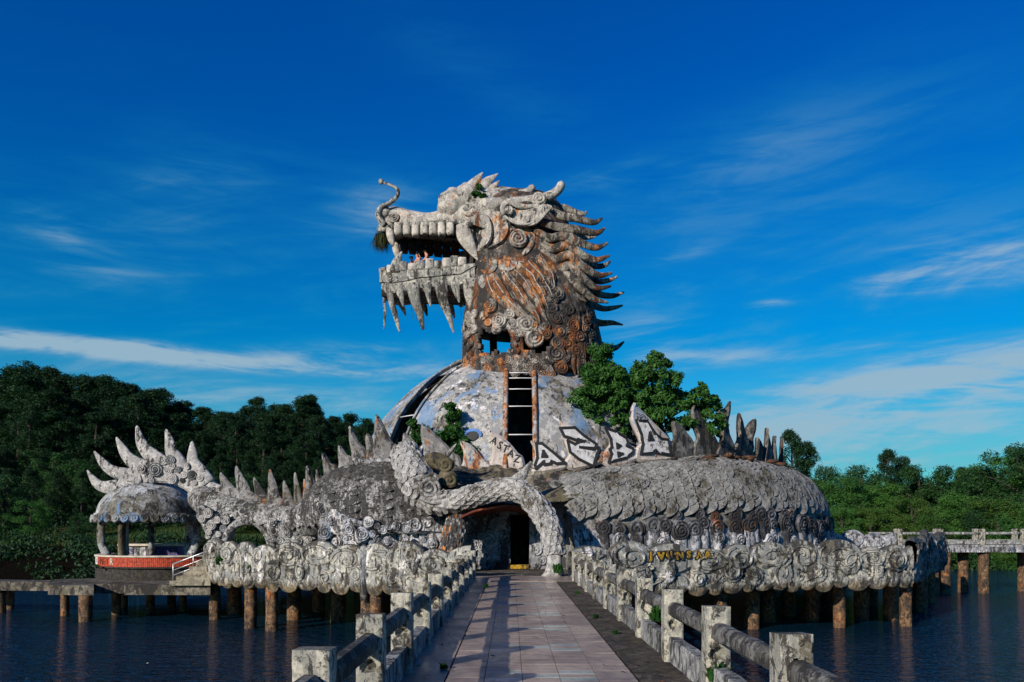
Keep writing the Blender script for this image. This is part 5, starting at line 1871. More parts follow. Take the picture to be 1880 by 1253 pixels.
# passage roof with red soffit between the arching leg and the wall
nu, nvv = 20, 7
V = []
for i in range(nu):
    px = 846 + (992 - 846) * i / (nu - 1)
    zl = P(px, float(np.interp(px, [846, 870, 900, 930, 960, 978, 992], [941, 930, 923, 919, 922, 935, 955])), 28.4).z
    for j in range(nvv):
        y = 28.75 + (EY - 28.75) * j / (nvv - 1)
        V.append(Vector(((px - CX) / F * 28.6, y, zl - 0.17 - 0.05 * (y - 28))))
o = part('passage_roof', V, grid_faces(nu, nvv), M['redpaint'], HALL)
s_ = o.modifiers.new('Solidify', 'SOLIDIFY'); s_.thickness = 0.08; s_.offset = 1
# mossy shoulder linking both halves of the coil above the passage
V = []
for i in range(60):
    px = 790 + (1075 - 790) * i / 59
    for j in range(14):
        t = j / 13
        q = P(px, float(np.interp(t, [0, .25, .5, .75, 1], [925, 903, 886, 868, 848])) - 6 * max(0, (px - 990) / 85), 29.9 + 2.4 * t)
        q.z += 0.16 * noise.noise(q * 1.1) + 0.10 * noise.noise(q * 2.7); q.y -= 0.1 * noise.noise(q * 2.1 + Vector((5, 1, 2)))
        V.append(q)
part('coil_shoulder', V, grid_faces(60, 14), M['shoulder'])


# ================================================================ graffiti
def text_mesh(name, s, p, size, mat, parent, nrm=Vector((0, -1, 0)), up=Vector((0, 0, 1)), ext=0.004, shear=0.0, spin=0.0, sx=1.0, off=0.0):
    cu = bpy.data.curves.new(name, 'FONT')
    cu.body = s
    cu.size = size
    cu.align_x = 'CENTER'; cu.align_y = 'CENTER'
    cu.extrude = ext; cu.shear = shear; cu.resolution_u = 2; cu.offset = off
    ob = bpy.data.objects.new(name, cu)
    me = bpy.data.meshes.new_from_object(ob)
    bpy.data.objects.remove(ob); bpy.data.curves.remove(cu)
    me.name = name
    me.materials.clear()
    Mx = frame(p, nrm, up, 1.0, spin) @ Matrix.Diagonal((sx, 1, 1, 1))
    return link(name, me, parent, mat, Mx)


def letter(outline, holes, Y, zf, parent, fill, bold=5.2):
    """a sprayed bubble letter: flat fill with a raised black contour"""
    o2 = [zf(*q) for q in outline]
    yf = Y if callable(Y) else (lambda a: Y)
    pts = [P(a, b, yf(a) - 0.030) for a, b in o2]
    n = len(pts)
    tri = tessellate_polygon([[Vector((p.x, p.z, 0)) for p in pts]])
    Fc = [tuple(t) for t in tri]
    o = mesh('graffiti_letter', pts, Fc, fill, parent, False)
    fix_normals(o)
    w_ = bold / F * 32
    V, Fk = [], []

    def strip(loop, dy):
        m = len(loop)
        for i in range(m):
            a, b = loop[i], loop[(i + 1) % m]
            d = (b - a); L_ = math.hypot(d.x, d.z)
            if L_ < 1e-5: continue
            nn = Vector((-d.z, 0, d.x)) / L_ * w_ / 2
            ex = Vector((d.x, 0, d.z)) / L_ * w_ * .45
            b0 = len(V)
            for (q, s1) in ((a - ex, 1), (b + ex, 1), (b + ex, -1), (a - ex, -1)):
                V.append(q + nn * s1 + Vector((0, -dy - 0.0012 * (i % 5), 0)))
            Fk.append((b0, b0 + 1, b0 + 2, b0 + 3))
    strip(pts, 0.006)
    for h in holes:
        strip([P(*zf(*q), yf(zf(*q)[0]) - 0.030) for q in h], 0.006)
    mesh('graffiti_outline', V, Fk, M['ink'], parent, False)
    for h in holes:
        hp = [P(*zf(*q), yf(zf(*q)[0]) - 0.037) for q in h]
        mesh('graffiti_outline', hp, [tuple(range(len(hp)))], M['ink'], parent, False)


ycr = lambda a: cy(a) - 0.02
letter([(78, 296), (110, 296), (180, 352), (242, 408), (195, 412), (165, 398), (158, 412), (125, 418), (120, 400), (75, 440), (70, 420), (84, 380)], [[(118, 340), (138, 372), (112, 372)]], ycr, ZC5, DR, M['silver'])
letter([(215, 208), (300, 205), (350, 250), (425, 302), (410, 330), (330, 318), (440, 326), (425, 360), (405, 428), (320, 385), (272, 345), (258, 280), (300, 300), (330, 285), (265, 262), (238, 255)], [[(318, 272), (352, 284), (322, 288)]], ycr, ZC5, DR, M['silver'])
letter([(475, 208), (530, 226), (590, 262), (605, 290), (595, 310), (632, 325), (630, 350), (590, 380), (495, 404), (510, 355), (500, 330), (512, 318), (505, 270)], [[(540, 300), (560, 310), (545, 322)], [(548, 350), (572, 356), (550, 370)]], ycr, ZC5, DR, M['silver'])
letter([(650, 165), (712, 168), (760, 240), (800, 270), (835, 275), (850, 362), (775, 348), (765, 335), (740, 352), (680, 358), (690, 300), (680, 240)], [[(728, 235), (748, 275), (722, 278)]], ycr, ZC5, DR, M['silver'])
text_mesh('graffiti_tag', 'TGO', P(*ZC5(655, 140), cy(1170) - 0.04), 0.36, M['ink'], DR, spin=-0.25)
text_mesh('graffiti_tag', 'EC', P(*ZC5(45, 430), cy(975) - 0.04), 0.27, M['ink'], DR, spin=0.1)
for k, ch in enumerate('ASTAZ'):
    u, v = [(1162, 100), (1198, 128), (1232, 150), (1266, 178), (1304, 212)][k]
    text_mesh('graffiti_tag', ch, P(*ZL(u, v), 32.015), 0.44, M['ink'], DR, spin=-0.40 + 0.05 * k, shear=0.1, sx=.85, off=0.006)
# yellow lettering on the right parapet
word = 'JAUNSVA'
for k, ch in enumerate(word):
    px = 1193 + k * 17.5
    best = min(np.linspace(0, sR[-1], 300), key=lambda u: abs(CX + atR(u, 0.75)[0].x / atR(u, 0.75)[0].y * F - px))
    p, nn = atR(best, 0.66)
    text_mesh('graffiti_letter', ch, p + nn * 0.05, 0.36, M['yellow'], epR, nrm=Vector((nn.x, nn.y, 0)), ext=0.03, spin=PI if k in (1, 3, 5) else 0.05, sx=1.05, off=0.015)
    text_mesh('graffiti_outline', ch, p + nn * 0.02, 0.375, M['ink'], epR, nrm=Vector((nn.x, nn.y, 0)), ext=0.03, spin=PI if k in (1, 3, 5) else 0.05, sx=1.05, off=0.04)

# ================================================================ gazebo
GY = 38.9
gc = P(274, 1000, GY)
GZ = empty('gazebo', (gc.x, GY, 0))
tag(GZ, 'round domed concrete gazebo with curved pillars and red brick bench under the tail fan', 'gazebo')
gr = 88 / F * GY
GZf, GZe, GZt = P(0, 1020, GY).z, P(0, 951, GY).z, P(0, 884, GY).z
V = []
ng, nr_ = 64, 26
for i in range(nr_):
    t = i / (nr_ - 1)
    th = t * PI / 2
    r = gr * (math.cos(th) ** 0.9); z = GZe + 0.12 + (GZt - GZe - 0.12) * math.sin(th) ** 1.1
    for j in range(ng):
        a = 2 * PI * j / ng
        k = 1 + 0.012 * noise.noise((a * 3, t * 5, 1))
        V.append(Vector((gc.x + r * k * math.cos(a), GY + r * k * math.sin(a), z)))
part('roof', V, grid_faces(nr_, ng, True), M['gdome'], GZ)
V = []
for (dr, z) in ((0.0, GZe + .22), (0.07, GZe + .18), (0.16, GZe + .02), (0.15, GZe - .16), (0.0, GZe - .20), (-0.25, GZe - .12)):
    for j in range(ng):
        a = 2 * PI * j / ng
        V.append(Vector((gc.x + (gr + dr) * math.cos(a), GY + (gr + dr) * math.sin(a), z - 0.02 * math.cos(a * 24))))
eave = part('eave', V, grid_faces(6, ng, True), M['gdome'], GZ)
rg = random.Random(2)
for j in range(36):
    a = 2 * PI * j / 36
    n = Vector((math.cos(a), math.sin(a), 0.15)).normalized()
    swirl(Vector((gc.x, GY, GZe - 0.05)) + Vector((math.cos(a), math.sin(a), 0)) * (gr + .17), n, 0.20, M['gdome'], eave, rng=rg, hand=1, spin=0.5)
for a, ph in ((PI, 0), (PI + 1.35, 1), (2 * PI - 0.03, 0), (1.95, 1), (0.75, 1), (2.6, 1)):
    d = Vector((math.cos(a), math.sin(a), 0))
    if ph == 0: pts = [(-0.06, GZe - .1), (0.02, GZe - .6), (-0.02, GZf + .55), (-0.28, GZf + 0.02)]
    else: pts = [(-.45, GZe - .1), (-.42, GZe - .6), (-.42, GZf + .5), (-.45, GZf + .02)]
    tine('pillar', [Vector((gc.x, GY, z)) + d * (gr + o_) for o_, z in pts], [0.20, 0.20, 0.20, 0.22], M['gdome'] if a != PI + 1.35 else M['moss'], GZ, thick=0.75, D=d.cross(Vector((0, 0, 1))), n=14, k=10)
# round plinth with black pebble dash and brick bench
BRr = P(385, 0, GY).x - gc.x + 0.6
bx = P(262, 0, GY).x


def ring(name, prof, cx, cy_, mat, parent, a0=0, a1=2 * PI, n=72, sharp=35):
    V = []
    for i in range(n):
        a = a0 + (a1 - a0) * i / (n - 1)
        for r, z in prof: V.append(Vector((cx + r * math.cos(a), cy_ + r * math.sin(a), z)))
    return part(name, V, grid_faces(n, len(prof), True), mat, parent, sharp)


rbn = 142 / F * 36.0
zc_, zb0, zb1 = P(0, 1021, 36).z, P(0, 1043, 36).z, P(0, 1069, 36).z
pcx = P(262, 0, 36.0).x; pcy = 36.0 + rbn
ring('plinth', [(0.05, zb1), (rbn + 0.02, zb1), (rbn + 0.04, zb0 - .04), (rbn + .16, zb0 - 0.03), (rbn + .16, zb0 + .03), (0.05, zb0 + .03)], pcx, pcy, M['rubble_mouth_shade'], GZ)
bw = ring('bench_wall', [(rbn - 0.35, zb0 + .03), (rbn - .022, zb0 + .03), (rbn - .022, zc_ - .07), (rbn - .35, zc_ - .07)], pcx, pcy, M['grout'], GZ, -PI - .1, 0.1)
ring('bench_top', [(rbn - 0.42, zc_ - .068), (rbn + .07, zc_ - .068), (rbn + .07, zc_), (rbn - .42, zc_)], pcx, pcy, M['cream'], GZ, -PI - .1, 0.1)
# bricks standing on end in the bench wall
V, Fc = [], []
nb = int(PI * rbn / 0.085)
rbk = random.Random(1)
for i in range(nb):
    a = -PI + PI * (i + .5) / nb
    for lv in range(2):
        z0 = zb0 + .035 + lv * (zc_ - .07 - zb0 - .03) / 2; z1 = z0 + (zc_ - .07 - zb0 - .03) / 2 - 0.012
        d = Vector((math.cos(a), math.sin(a), 0)); t = Vector((-d.y, d.x, 0))
        o_ = rbn - 0.004 + rbk.uniform(-.006, .006)
        c0 = Vector((pcx, pcy, 0))
        b0 = len(V)
        for (r_2, s1, z) in ((o_ - .1, -1, z0), (o_ - .1, 1, z0), (o_, 1, z0), (o_, -1, z0), (o_ - .1, -1, z1), (o_ - .1, 1, z1), (o_, 1, z1), (o_, -1, z1)):
            V.append(c0 + d * r_2 + t * s1 * 0.036 + Vector((0, 0, z)))
        Fc += [tuple(b0 + q for q in f) for f in BOXF]
o = mesh('brick_course', V, Fc, M['brick'], GZ, False, 'stuff'); fix_normals(o)
for k, ch in enumerate('MEO'):
    px = 130 + k * 7
    a = -PI + 0.50 + k * 0.085
    d = Vector((math.cos(a), math.sin(a), 0))
    text_mesh('graffiti_letter', ch, Vector((pcx, pcy, (zb0 + zc_) / 2 - .02)) + d * (rbn + .012), 0.50, M['pane_bar'], GZ, nrm=d, off=0.02)
for k, ch in enumerate('METR'):
    a = -PI + 0.84 + k * 0.085
    d = Vector((math.cos(a), math.sin(a), 0))
    text_mesh('graffiti_letter', ch, Vector((pcx, pcy, (zb0 + zc_) / 2 - .02)) + d * (rbn + .012), 0.44, M['redpaint'] if k < 3 else M['cream'], GZ, nrm=d)
# inner back bench with graffiti
ib = P(290, 1008, 41.6)
o = box('back_bench', P(222, 0, 41.2).x, P(334, 0, 41.2).x, 41.2, 41.9, GZf - .3, P(0, 1003, 41.2).z, M['white'], GZ, 0.03)
box('back_bench_top', P(216, 0, 41.1).x, P(340, 0, 41.1).x, 41.05, 42.0, P(0, 1003, 41.2).z + .002, P(0, 999, 41.2).z, M['cream'], GZ, 0.02)
box('graffiti_panel', P(270, 0, 41.18).x, P(335, 0, 41.18).x, 41.17, 41.195, GZf - .25, P(0, 1004, 41.2).z, M['purple'], GZ)
text_mesh('graffiti_tag', 'GGER', P(306, 1013, 41.15), 0.5, M['ink'], GZ)
text_mesh('graffiti_tag', 'TS', P(236, 1013, 41.15), 0.42, M['purple'], GZ)

# slab landing, staircase
lz0, lz1 = P(0, 1093, 33.2).z, P(0, 1075, 33.2).z
land = fix_normals(mesh('landing_slab', [*[(P(a, 0, y).x, y, z) for z in (lz0, lz1) for a, y in ((88, 33.4), (172, 33.0), (172, 34.0), (228, 34.0), (228, 33.3), (386, 33.2), (386, 40), (100, 37.0))]],
                        [tuple(range(8)), tuple(range(15, 7, -1))] + [(i, (i + 1) % 8, 8 + (i + 1) % 8, 8 + i) for i in range(8)], M['slab'], None, False, 'structure'))
ST = empty('staircase', (P(350, 0, 33.4).x, 33.4, lz1))
tag(ST, 'short concrete stair beside the brick gazebo base, rising to the left end of the parapet', 'staircase')
for k in range(6):
    x0 = P(313 + k * 12, 0, 33.1).x; x1 = P(388, 0, 33.1).x
    box('step', x0, x1, 33.0 + .003 * k, 34.3 - .003 * k, lz1 + .002 + k * 0.2, lz1 + 0.2 + k * 0.2, M['step'], ST, 0.008)
HR = empty('handrail', (P(318, 0, 33.1).x, 33.05, lz1))
tag(HR, 'thin pale metal handrail climbing the short stair next to the brick bench', 'handrail')
for off, r in ((0, .03), (0.26, .02), (0.47, .02)):
    a, b = P(318, 1036, 33.1), P(384, 1011, 33.1)
    tine('rail', [a - Vector((0, 0, off)), (a + b) / 2 - Vector((0, 0, off)), b - Vector((0, 0, off))], [r] * 3, M['steel'], HR, thick=1, n=4, k=8)
for px, t in ((318, 0.), (355, .56)):
    zt = P(px, 1036 - 25 * t, 33.1).z
    zbm = lz1 + 0.2 + (0 if t == 0 else 0.6)
    tine('upright', [Vector((P(px, 0, 33.1).x, 33.1, zbm - .02)), Vector((P(px, 0, 33.1).x, 33.1, zt))], [.028] * 2, M['steel'], HR, thick=1, n=3, k=8)
for i, (px, Y, r, lb) in enumerate([(157, 33.3, .26, 'thick mottled brown pile at the front corner of the low landing'), (119, 35.4, .18, 'slim brown pile behind the corner pile of the landing'), (214, 36.0, .2, 'brown pile under the middle of the low landing'),
                                    (18, 38.2, .2, 'brown sunlit pile under the low deck, second from the left edge of the photo'), (2, 36.5, .22, 'pile at the very left edge of the photo'), (229, 38.4, .14, 'small pale-footed pile in shade behind the landing'), (336, 37.0, .17, 'brown pile with lit foot below the stair')]):
    q = P(px, 0, Y); pile(q.x, q.y, lz0 + .02, r, lb, 'piles under the gazebo landing')
for px, Y in ((276, 36.5), (315, 37.5)):
    q = P(px, 0, Y); pile(q.x, q.y, lz0 + .02, .2, 'dark pile in shade under the gazebo landing', 'dark piles under the gazebo landing')
# low deck running off to the left
fix_normals(mesh('low_deck', [*[(x, y, z) for z in (lz0 - .02, lz1 - .03) for x, y in ((P(92, 0, 35.6).x, 35.6), (P(96, 0, 36.9).x, 36.9), (-40, 39.4), (-40, 38.0))]], BOXF, M['slab'], None, False, 'structure'))

# ================================================================ far footbridge on the right
BG = empty('footbridge', (26, 47.5, 0))
tag(BG, 'weathered concrete footbridge with open railing crossing the lake at the right', 'footbridge')
bz = P(0, 1000, 48).z
box('deck', 22.0, 60, 47.0, 49.6, bz - .42, bz, M['lowrail'], BG)
box('deck_edge', 22.0, 60, 46.93, 46.996, bz - .44, bz - .12, M['white'], BG)
for side, y in ((0, 47.15), (1, 49.4)):
    x = 23.0 + (0.9 if side else 0)
    k = 0
    while x < 60:
        link('post', POSTS[k % 6], BG, None, Matrix.Translation((x, y, bz)) @ Matrix.Diagonal((1.1, 1.1, 1.05, 1)))
        x += 2.45; k += 1
    for (za, zb_) in ((.60, .74), (0.04, .28)):
        o = rail_geo('rail', 0, 22.2, 59.8, bz + za, bz + zb_, 0.06, M['lowrail'], None, side * 9 + 3, za > .3)
        o.data.transform(Matrix.Translation((0, y, 0)) @ Matrix.Rotation(-PI / 2, 4, 'Z'))
        o.data.flip_normals()
        setpar(o, BG)
for i, px in enumerate((1735, 1768, 1806, 1878)):
    lb = ('brown pile under the footbridge where it meets the cloud parapet', 'black-topped pile with a tan foot under the footbridge, second from the parapet', 'brown pile under the footbridge, third from the parapet', 'pile under the footbridge at the right edge of the photo')[i]
    Y = (46.9, 48.3, 47.4, 49.0)[i]
    q = P(px, 0, Y); pile(q.x, q.y, bz - .42, .30, lb, 'piles under the far footbridge')
q = P(1714, 0, 46.5); pile(q.x, q.y, bz - .42, .30, 'pile half hidden beside the shaded end of the parapet', 'piles under the far footbridge')
for k in range(5):
    pile(39 + k * 4.5, 48.2, bz - .42, .28, 'pile of the footbridge beyond the right edge of the photo', 'piles of the footbridge further along')
bpy.context.view_layer.update()


# ================================================================ vegetation
def leaves_geo(centres, n, size, seed, up=0.25, flat=0.8):
    """centres = (x,y,z,rx,ry,rz): leaf blades strewn through ellipsoid clumps, denser to the outside"""
    rng = np.random.default_rng(seed)
    cs = np.array(centres, float)
    vol = (cs[:, 3] * cs[:, 4] + cs[:, 4] * cs[:, 5] + cs[:, 3] * cs[:, 5])
    idx = rng.choice(len(cs), n, p=vol / vol.sum())
    d = rng.normal(size=(n, 3)); d /= np.linalg.norm(d, axis=1)[:, None]
    r = rng.uniform(0.25, 1.0, n) ** 0.45
    r *= 1 + 0.26 * np.abs(rng.normal(size=n))
    c = cs[idx, :3] + d * cs[idx, 3:6] * r[:, None]
    nrm = d + rng.normal(size=(n, 3)) * 0.75; nrm[:, 2] += up
    nrm /= np.linalg.norm(nrm, axis=1)[:, None]
    a = np.cross(nrm, rng.normal(size=(n, 3))); a /= np.linalg.norm(a, axis=1)[:, None]
    b = np.cross(nrm, a)
    s = size * rng.uniform(0.6, 1.35, n)[:, None]
    v = np.stack([c - a * s, c + b * s * flat * .5, c + a * s - nrm * s * .3, c - b * s * flat * .5], 1).reshape(-1, 3)
    f = np.arange(4 * n).reshape(n, 4)
    return v, f


def fast_mesh(name, v, f, mat):
    me = bpy.data.meshes.new(name)
    me.vertices.add(len(v)); me.vertices.foreach_set('co', np.asarray(v, np.float32).ravel())
    k = f.shape[1]
    me.loops.add(f.size); me.loops.foreach_set('vertex_index', f.astype(np.int32).ravel())
    me.polygons.add(len(f)); me.polygons.foreach_set('loop_start', np.arange(0, f.size, k, dtype=np.int32))
    me.update(calc_edges=True)
    me.materials.append(mat)
    return me


def limbs(segs):
    V, Fc = [], []
    for pts, ws in segs:
        v, f = tine_geo([Vector(p) for p in pts], ws, thick=1.0, D=Vector((1, .1, .1)), n=7, k=7)
        b = len(V); V += v; Fc += [tuple(b + q for q in t) for t in f]
    me = bpy.data.meshes.new('trunk')
    me.from_pydata([tuple(v) for v in V], [], Fc)
    me.polygons.foreach_set('use_smooth', [True] * len(me.polygons))
    me.materials.append(M['bark'])
    return me


def tree_pine(seed, mat, n=5200, leaf=0.020):
    """unit-height pine: bare lower trunk, irregular tufted crown"""
    rr = random.Random(seed)
    cs, segs = [], []
    segs.append(([(0, 0, -0.03), (rr.uniform(-.01, .01), 0, .35), (rr.uniform(-.02, .02), rr.uniform(-.02, .02), .7), (0, 0, .95)], [.020, .016, .011, .003]))
    base = rr.uniform(.12, .24)
    for k in range(80):
        t = rr.random() ** 0.75
        z = base + (1 - base) * t
        rad = (0.25 * (1 - t) ** 0.65 + 0.03) * rr.uniform(.35, 1.15)
        a = rr.uniform(0, 2 * PI)
        c = (rad * math.cos(a), rad * math.sin(a), z + rr.uniform(-.02, .02))
        q = rr.uniform(.030, .060) * (1.15 - .45 * t)
        cs.append((*c, q * .95, q * .95, q * 1.05))
        if k < 16: segs.append(([(0, 0, z - .06), (c[0] * .6, c[1] * .6, z - .02), c], [.007, .005, .002]))
    cs.append((0, 0, .96, .03, .03, .05))
    v, f = leaves_geo(cs, n, leaf, seed, 0.35, 0.55)
    return fast_mesh('crown', v, f, mat), limbs(segs)


def tree_broad(seed, mat, n=4200, leaf=0.024, wide=0.34, base=0.16):
    rr = random.Random(seed)
    cs, segs = [], []
    segs.append(([(0, 0, -0.04), (rr.uniform(-.03, .03), 0, .2), (rr.uniform(-.05, .05), rr.uniform(-.05, .05), .5), (0, 0, .8)], [.030, .022, .014, .004]))
    for k in range(60):
        t = rr.random()
        z = base + (.92 - base) * t
        env = wide * math.sqrt(max(.05, 1 - ((t - .45) / .62) ** 2))
        rad = env * rr.uniform(.25, 1.0); a = rr.uniform(0, 2 * PI)
        c = (rad * math.cos(a), rad * math.sin(a), z)
        q = rr.uniform(.045, .085)
        cs.append((*c, q * 1.1, q * 1.1, q * .95))
        if k < 13: segs.append(([(0, 0, max(z - .2, .1)), (c[0] * .55, c[1] * .55, z - .07), c], [.011, .008, .003]))
    v, f = leaves_geo(cs, n, leaf, seed, 0.4, 0.8)
    return fast_mesh('crown', v, f, mat), limbs(segs)


PINES = [tree_pine(s, M['pine'], 17000, 0.0105) for s in (1, 2, 3, 4, 5)]
BROAD = [tree_broad(s, M['leaf'], 15000, 0.0125) for s in (11, 12, 13)] + [tree_broad(14, M['leafy'], 15000, 0.0125, .40, .1), tree_broad(15, M['deep'], 15000, 0.0125, .36, .1), tree_broad(16, M['deep'], 15000, 0.0125, .3, .05), tree_broad(17, M['leaf'], 15000, 0.0125, .44, .0)]


def tree(name, kind, x, y, z, h, label, cat, group=None, rz=0.0, sx=1.0):
    e = empty(name, (x, y, z))
    e.rotation_euler = (0, 0, rz)
    tag(e, label, cat, group)
    for nm, me in (('crown', kind[0]), ('trunk', kind[1])):
        o = bpy.data.objects.new(nm, me); COL.objects.link(o)
        o.parent = e
        o.scale = (h * sx, h * sx, h)
    return e


rv = random.Random(44)
# pines of the left hill: skyline traced from the photo
SKX = [-200, 0, 50, 100, 150, 200, 250, 300, 340, 380, 420, 450, 475, 505, 535, 560, 585, 605, 640, 690, 760, 900]
SKP = [690, 688, 672, 680, 690, 686, 704, 712, 728, 748, 752, 740, 724, 735, 745, 728, 734, 757, 765, 772, 800, 860]
GP = 'pines of the dark wooded hill on the left'
lbl_top = 'dark pine on the skyline of the left hill'
rows = [(84, 0.34), (92, 0.48), (101, 0.64), (111, 0.80), (122, 0.94), (134, 1.0)]
for ri, (Y, fr) in enumerate(rows):
    step = 46 - ri * 2.6
    px = -140 + ri * 17
    while px < 760:
        Yj = Y + rv.uniform(-4, 4)
        x = (px + rv.uniform(-14, 14) - CX) / F * Yj
        pxx = x / Yj * F + CX
        z = ground_z(x, Yj)
        sky_z = ZC + (HY - np.interp(pxx, SKX, SKP)) / F * Yj
        zt = z + (sky_z - z) * (fr if ri < 4 else rv.uniform(.90, 1.03)) * (1 if ri > 3 else rv.uniform(.85, 1.15))
        h = min(max(zt - z, 5), 24)
        kind = PINES[rv.randrange(5)] if (ri > 1 or rv.random() < .6) else BROAD[4 + rv.randrange(2)]
        zone = 'left of the tail fan' if pxx < 150 else 'above the tail fan' if pxx < 400 else 'above the row of tail spikes' if pxx < 610 else 'beside the left edge of the dome'
        lb = ('dark pine on the skyline of the left hill, ' if ri > 3 else 'pine midway up the dark left hill, ' if ri > 1 else 'dark tree at the foot of the left hill, ') + zone
        tree('pine_tree' if kind in PINES else 'broadleaf_tree', kind, x, Yj, z - .2, h, lb, 'tree', GP + ((' skyline ' if ri > 3 else ' slope ' if ri > 1 else ' foot ') + zone), rv.uniform(0, 6), rv.uniform(1.3, 1.75) if ri > 1 else rv.uniform(1.1, 1.5))
        px += step * rv.uniform(.8, 1.2)
for px, Y, h, k, lb in [(8, 70, 6.0, 5, 'pale green shrub tree by the water at the left edge of the photo'), (60, 68, 3.5, 6, 'low bush beside the lawn left of the gazebo'), (143, 66, 2.2, 4, 'small round bush on the lawn just left of the gazebo')]:
    x = (px - CX) / F * Y
    tree('shrub', BROAD[k], x, Y, ground_z(x, Y) - .1, h, lb, 'shrub', None, px, 1.3)
# trees on the right shore
RT = [(1452, 96, 793, 'P', 'tall dark pine rising just right of the grey spikes'), (1480, 99, 812, 'P', 'second dark pine right of the grey spikes, slightly shorter'),
      (1425, 92, 850, 'D', 'dense green tree behind the right end of the scaly body'), (1512, 88, 850, 'D', 'round dark tree beside the tall pines on the right shore'),
      (1550, 80, 868, 'L', 'bright green layered tree nearest the scaly body on the right shore'), (1585, 94, 846, 'D', 'dark tree on the right skyline, left of the twin spires'), (1632, 96, 826, 'P', 'thin pointed conifer highest in the middle of the right skyline'),
      (1655, 97, 838, 'P', 'slim leaning conifer beside the pointed one on the right skyline'), (1618, 82, 880, 'L', 'broad green tree in the middle of the right shore'), (1688, 92, 846, 'D', 'triangular dark tree on the right skyline'),
      (1672, 78, 905, 'Y', 'yellow-green spreading tree low on the right shore'), (1720, 95, 848, 'D', 'dark tree right of the triangular one on the skyline'), (1742, 80, 900, 'L', 'mid green tree above the footbridge'),
      (1765, 96, 860, 'P', 'small conifer on the skyline above the footbridge'), (1800, 88, 850, 'D', 'dark tree on the right skyline above the bridge end'), (1838, 90, 826, 'L', 'tall green tree near the right edge of the photo'),
      (1875, 84, 806, 'D', 'tallest dark tree at the right edge of the photo'), (1830, 76, 905, 'Y', 'pale bush-like tree behind the footbridge railing'), (1910, 86, 820, 'L', 'tree just beyond the right edge of the photo'),
      (1880, 74, 920, 'L', 'low green tree behind the footbridge at the right edge'), (1705, 75, 940, 'Y', 'low yellow-green tree behind the pale distant parapet'), (1545, 76, 925, 'L', 'small bright tree with thin trunk beside the scaly body'), (1500, 79, 920, 'D', 'dark bushy tree half hidden by the scaly body'), (1790, 76, 930, 'D', 'dark green bush tree behind the footbridge'), (1600, 77, 925, 'Y', 'light green low tree between parapet and wood')]
for i, (px, Y, top, k, lb) in enumerate(RT):
    x = (px - CX) / F * Y
    z = ground_z(x, Y)
    h = ZC + (HY - top) / F * Y - z
    kind = PINES[i % 5] if k == 'P' else BROAD[{'L': (0, 1, 2, 6)[i % 4], 'D': 4 + i % 2, 'Y': 3}[k]]
    tree('pine_tree' if k == 'P' else 'broadleaf_tree', kind, x, Y, z - .15, h, lb, 'tree', 'trees on the right shore', i * 1.7, (1.0 if k == 'P' else 1.25))
for k in range(26):
    px = rv.uniform(1420, 2060); Y = rv.uniform(98, 112)
    x = (px - CX) / F * Y
    tree('broadleaf_tree', BROAD[rv.choice((0, 1, 4, 5))], x, Y, ground_z(x, Y) - .2, rv.uniform(6.0, 8.2), 'green tree merging into the wood behind the right shore', 'tree', 'wood behind the right shore', rv.uniform(0, 6), 1.4)
for k in range(12):
    px = rv.uniform(780, 1420); Y = rv.uniform(88, 105)
    x = (px - CX) / F * Y
    tree('broadleaf_tree', BROAD[rv.choice((0, 1, 4, 5))], x, Y, ground_z(x, Y) - .2, rv.uniform(6.0, 8.5), 'tree on the far shore hidden behind the dragon', 'tree', 'trees behind the dragon', rv.uniform(0, 6), 1.4)
# undergrowth along both shores
v_, f_ = [], []
rg2 = np.random.default_rng(5)
cs = []
for k in range(420):
    px = rv.uniform(1400, 2000); Y = rv.uniform(73, 86); x = (px - CX) / F * Y
    q = rv.uniform(.5, 1.3); cs.append((x, Y, ground_z(x, Y) + .4, q, q, q * .8))
v, f = leaves_geo(cs, 42000, 0.17, 3)
o = bpy.data.objects.new('undergrowth', fast_mesh('undergrowth', v, f, M['deep'])); COL.objects.link(o)
o['kind'] = 'stuff'; tag(o, 'low green undergrowth along the right shore', 'undergrowth')
cs = []
for k in range(260):
    px = rv.uniform(-120, 900); Y = rv.uniform(78, 90); x = (px - CX) / F * Y
    q = rv.uniform(.5, 1.4); cs.append((x, Y, ground_z(x, Y) + .4, q, q, q * .8))
for k in range(420):                                 # scrub creeping down the bank to the water
    x = rv.uniform(-75, -12); d = rv.uniform(-0.5, 7) ; Y = shore_y(x) + d
    q = rv.uniform(.25, .9); cs.append((x, Y, ground_z(x, Y) + q * .3, q * 1.3, q, q * rv.uniform(.4, .9)))
v, f = leaves_geo(cs, 60000, 0.15, 8)
o = bpy.data.objects.new('undergrowth', fast_mesh('undergrowth', v, f, M['pine'])); COL.objects.link(o)
o['kind'] = 'stuff'; tag(o, 'dark undergrowth below the pines of the left hill', 'undergrowth')


# ---------------------------------------------------------------- tree growing on the coil beside the dome
def local_tree(name, clumps, stems, n, leaf, mat, label, cat, root, seed):
    e = empty(name, root)
    tag(e, label, cat)
    v, f = leaves_geo(clumps, n, leaf, seed, 0.35, 0.85)
    o = bpy.data.objects.new('crown', fast_mesh('crown', v, f, mat)); COL.objects.link(o); setpar(o, e)
    if stems:
        o = bpy.data.objects.new('trunk', limbs(stems)); COL.objects.link(o); setpar(o, e)
    return e


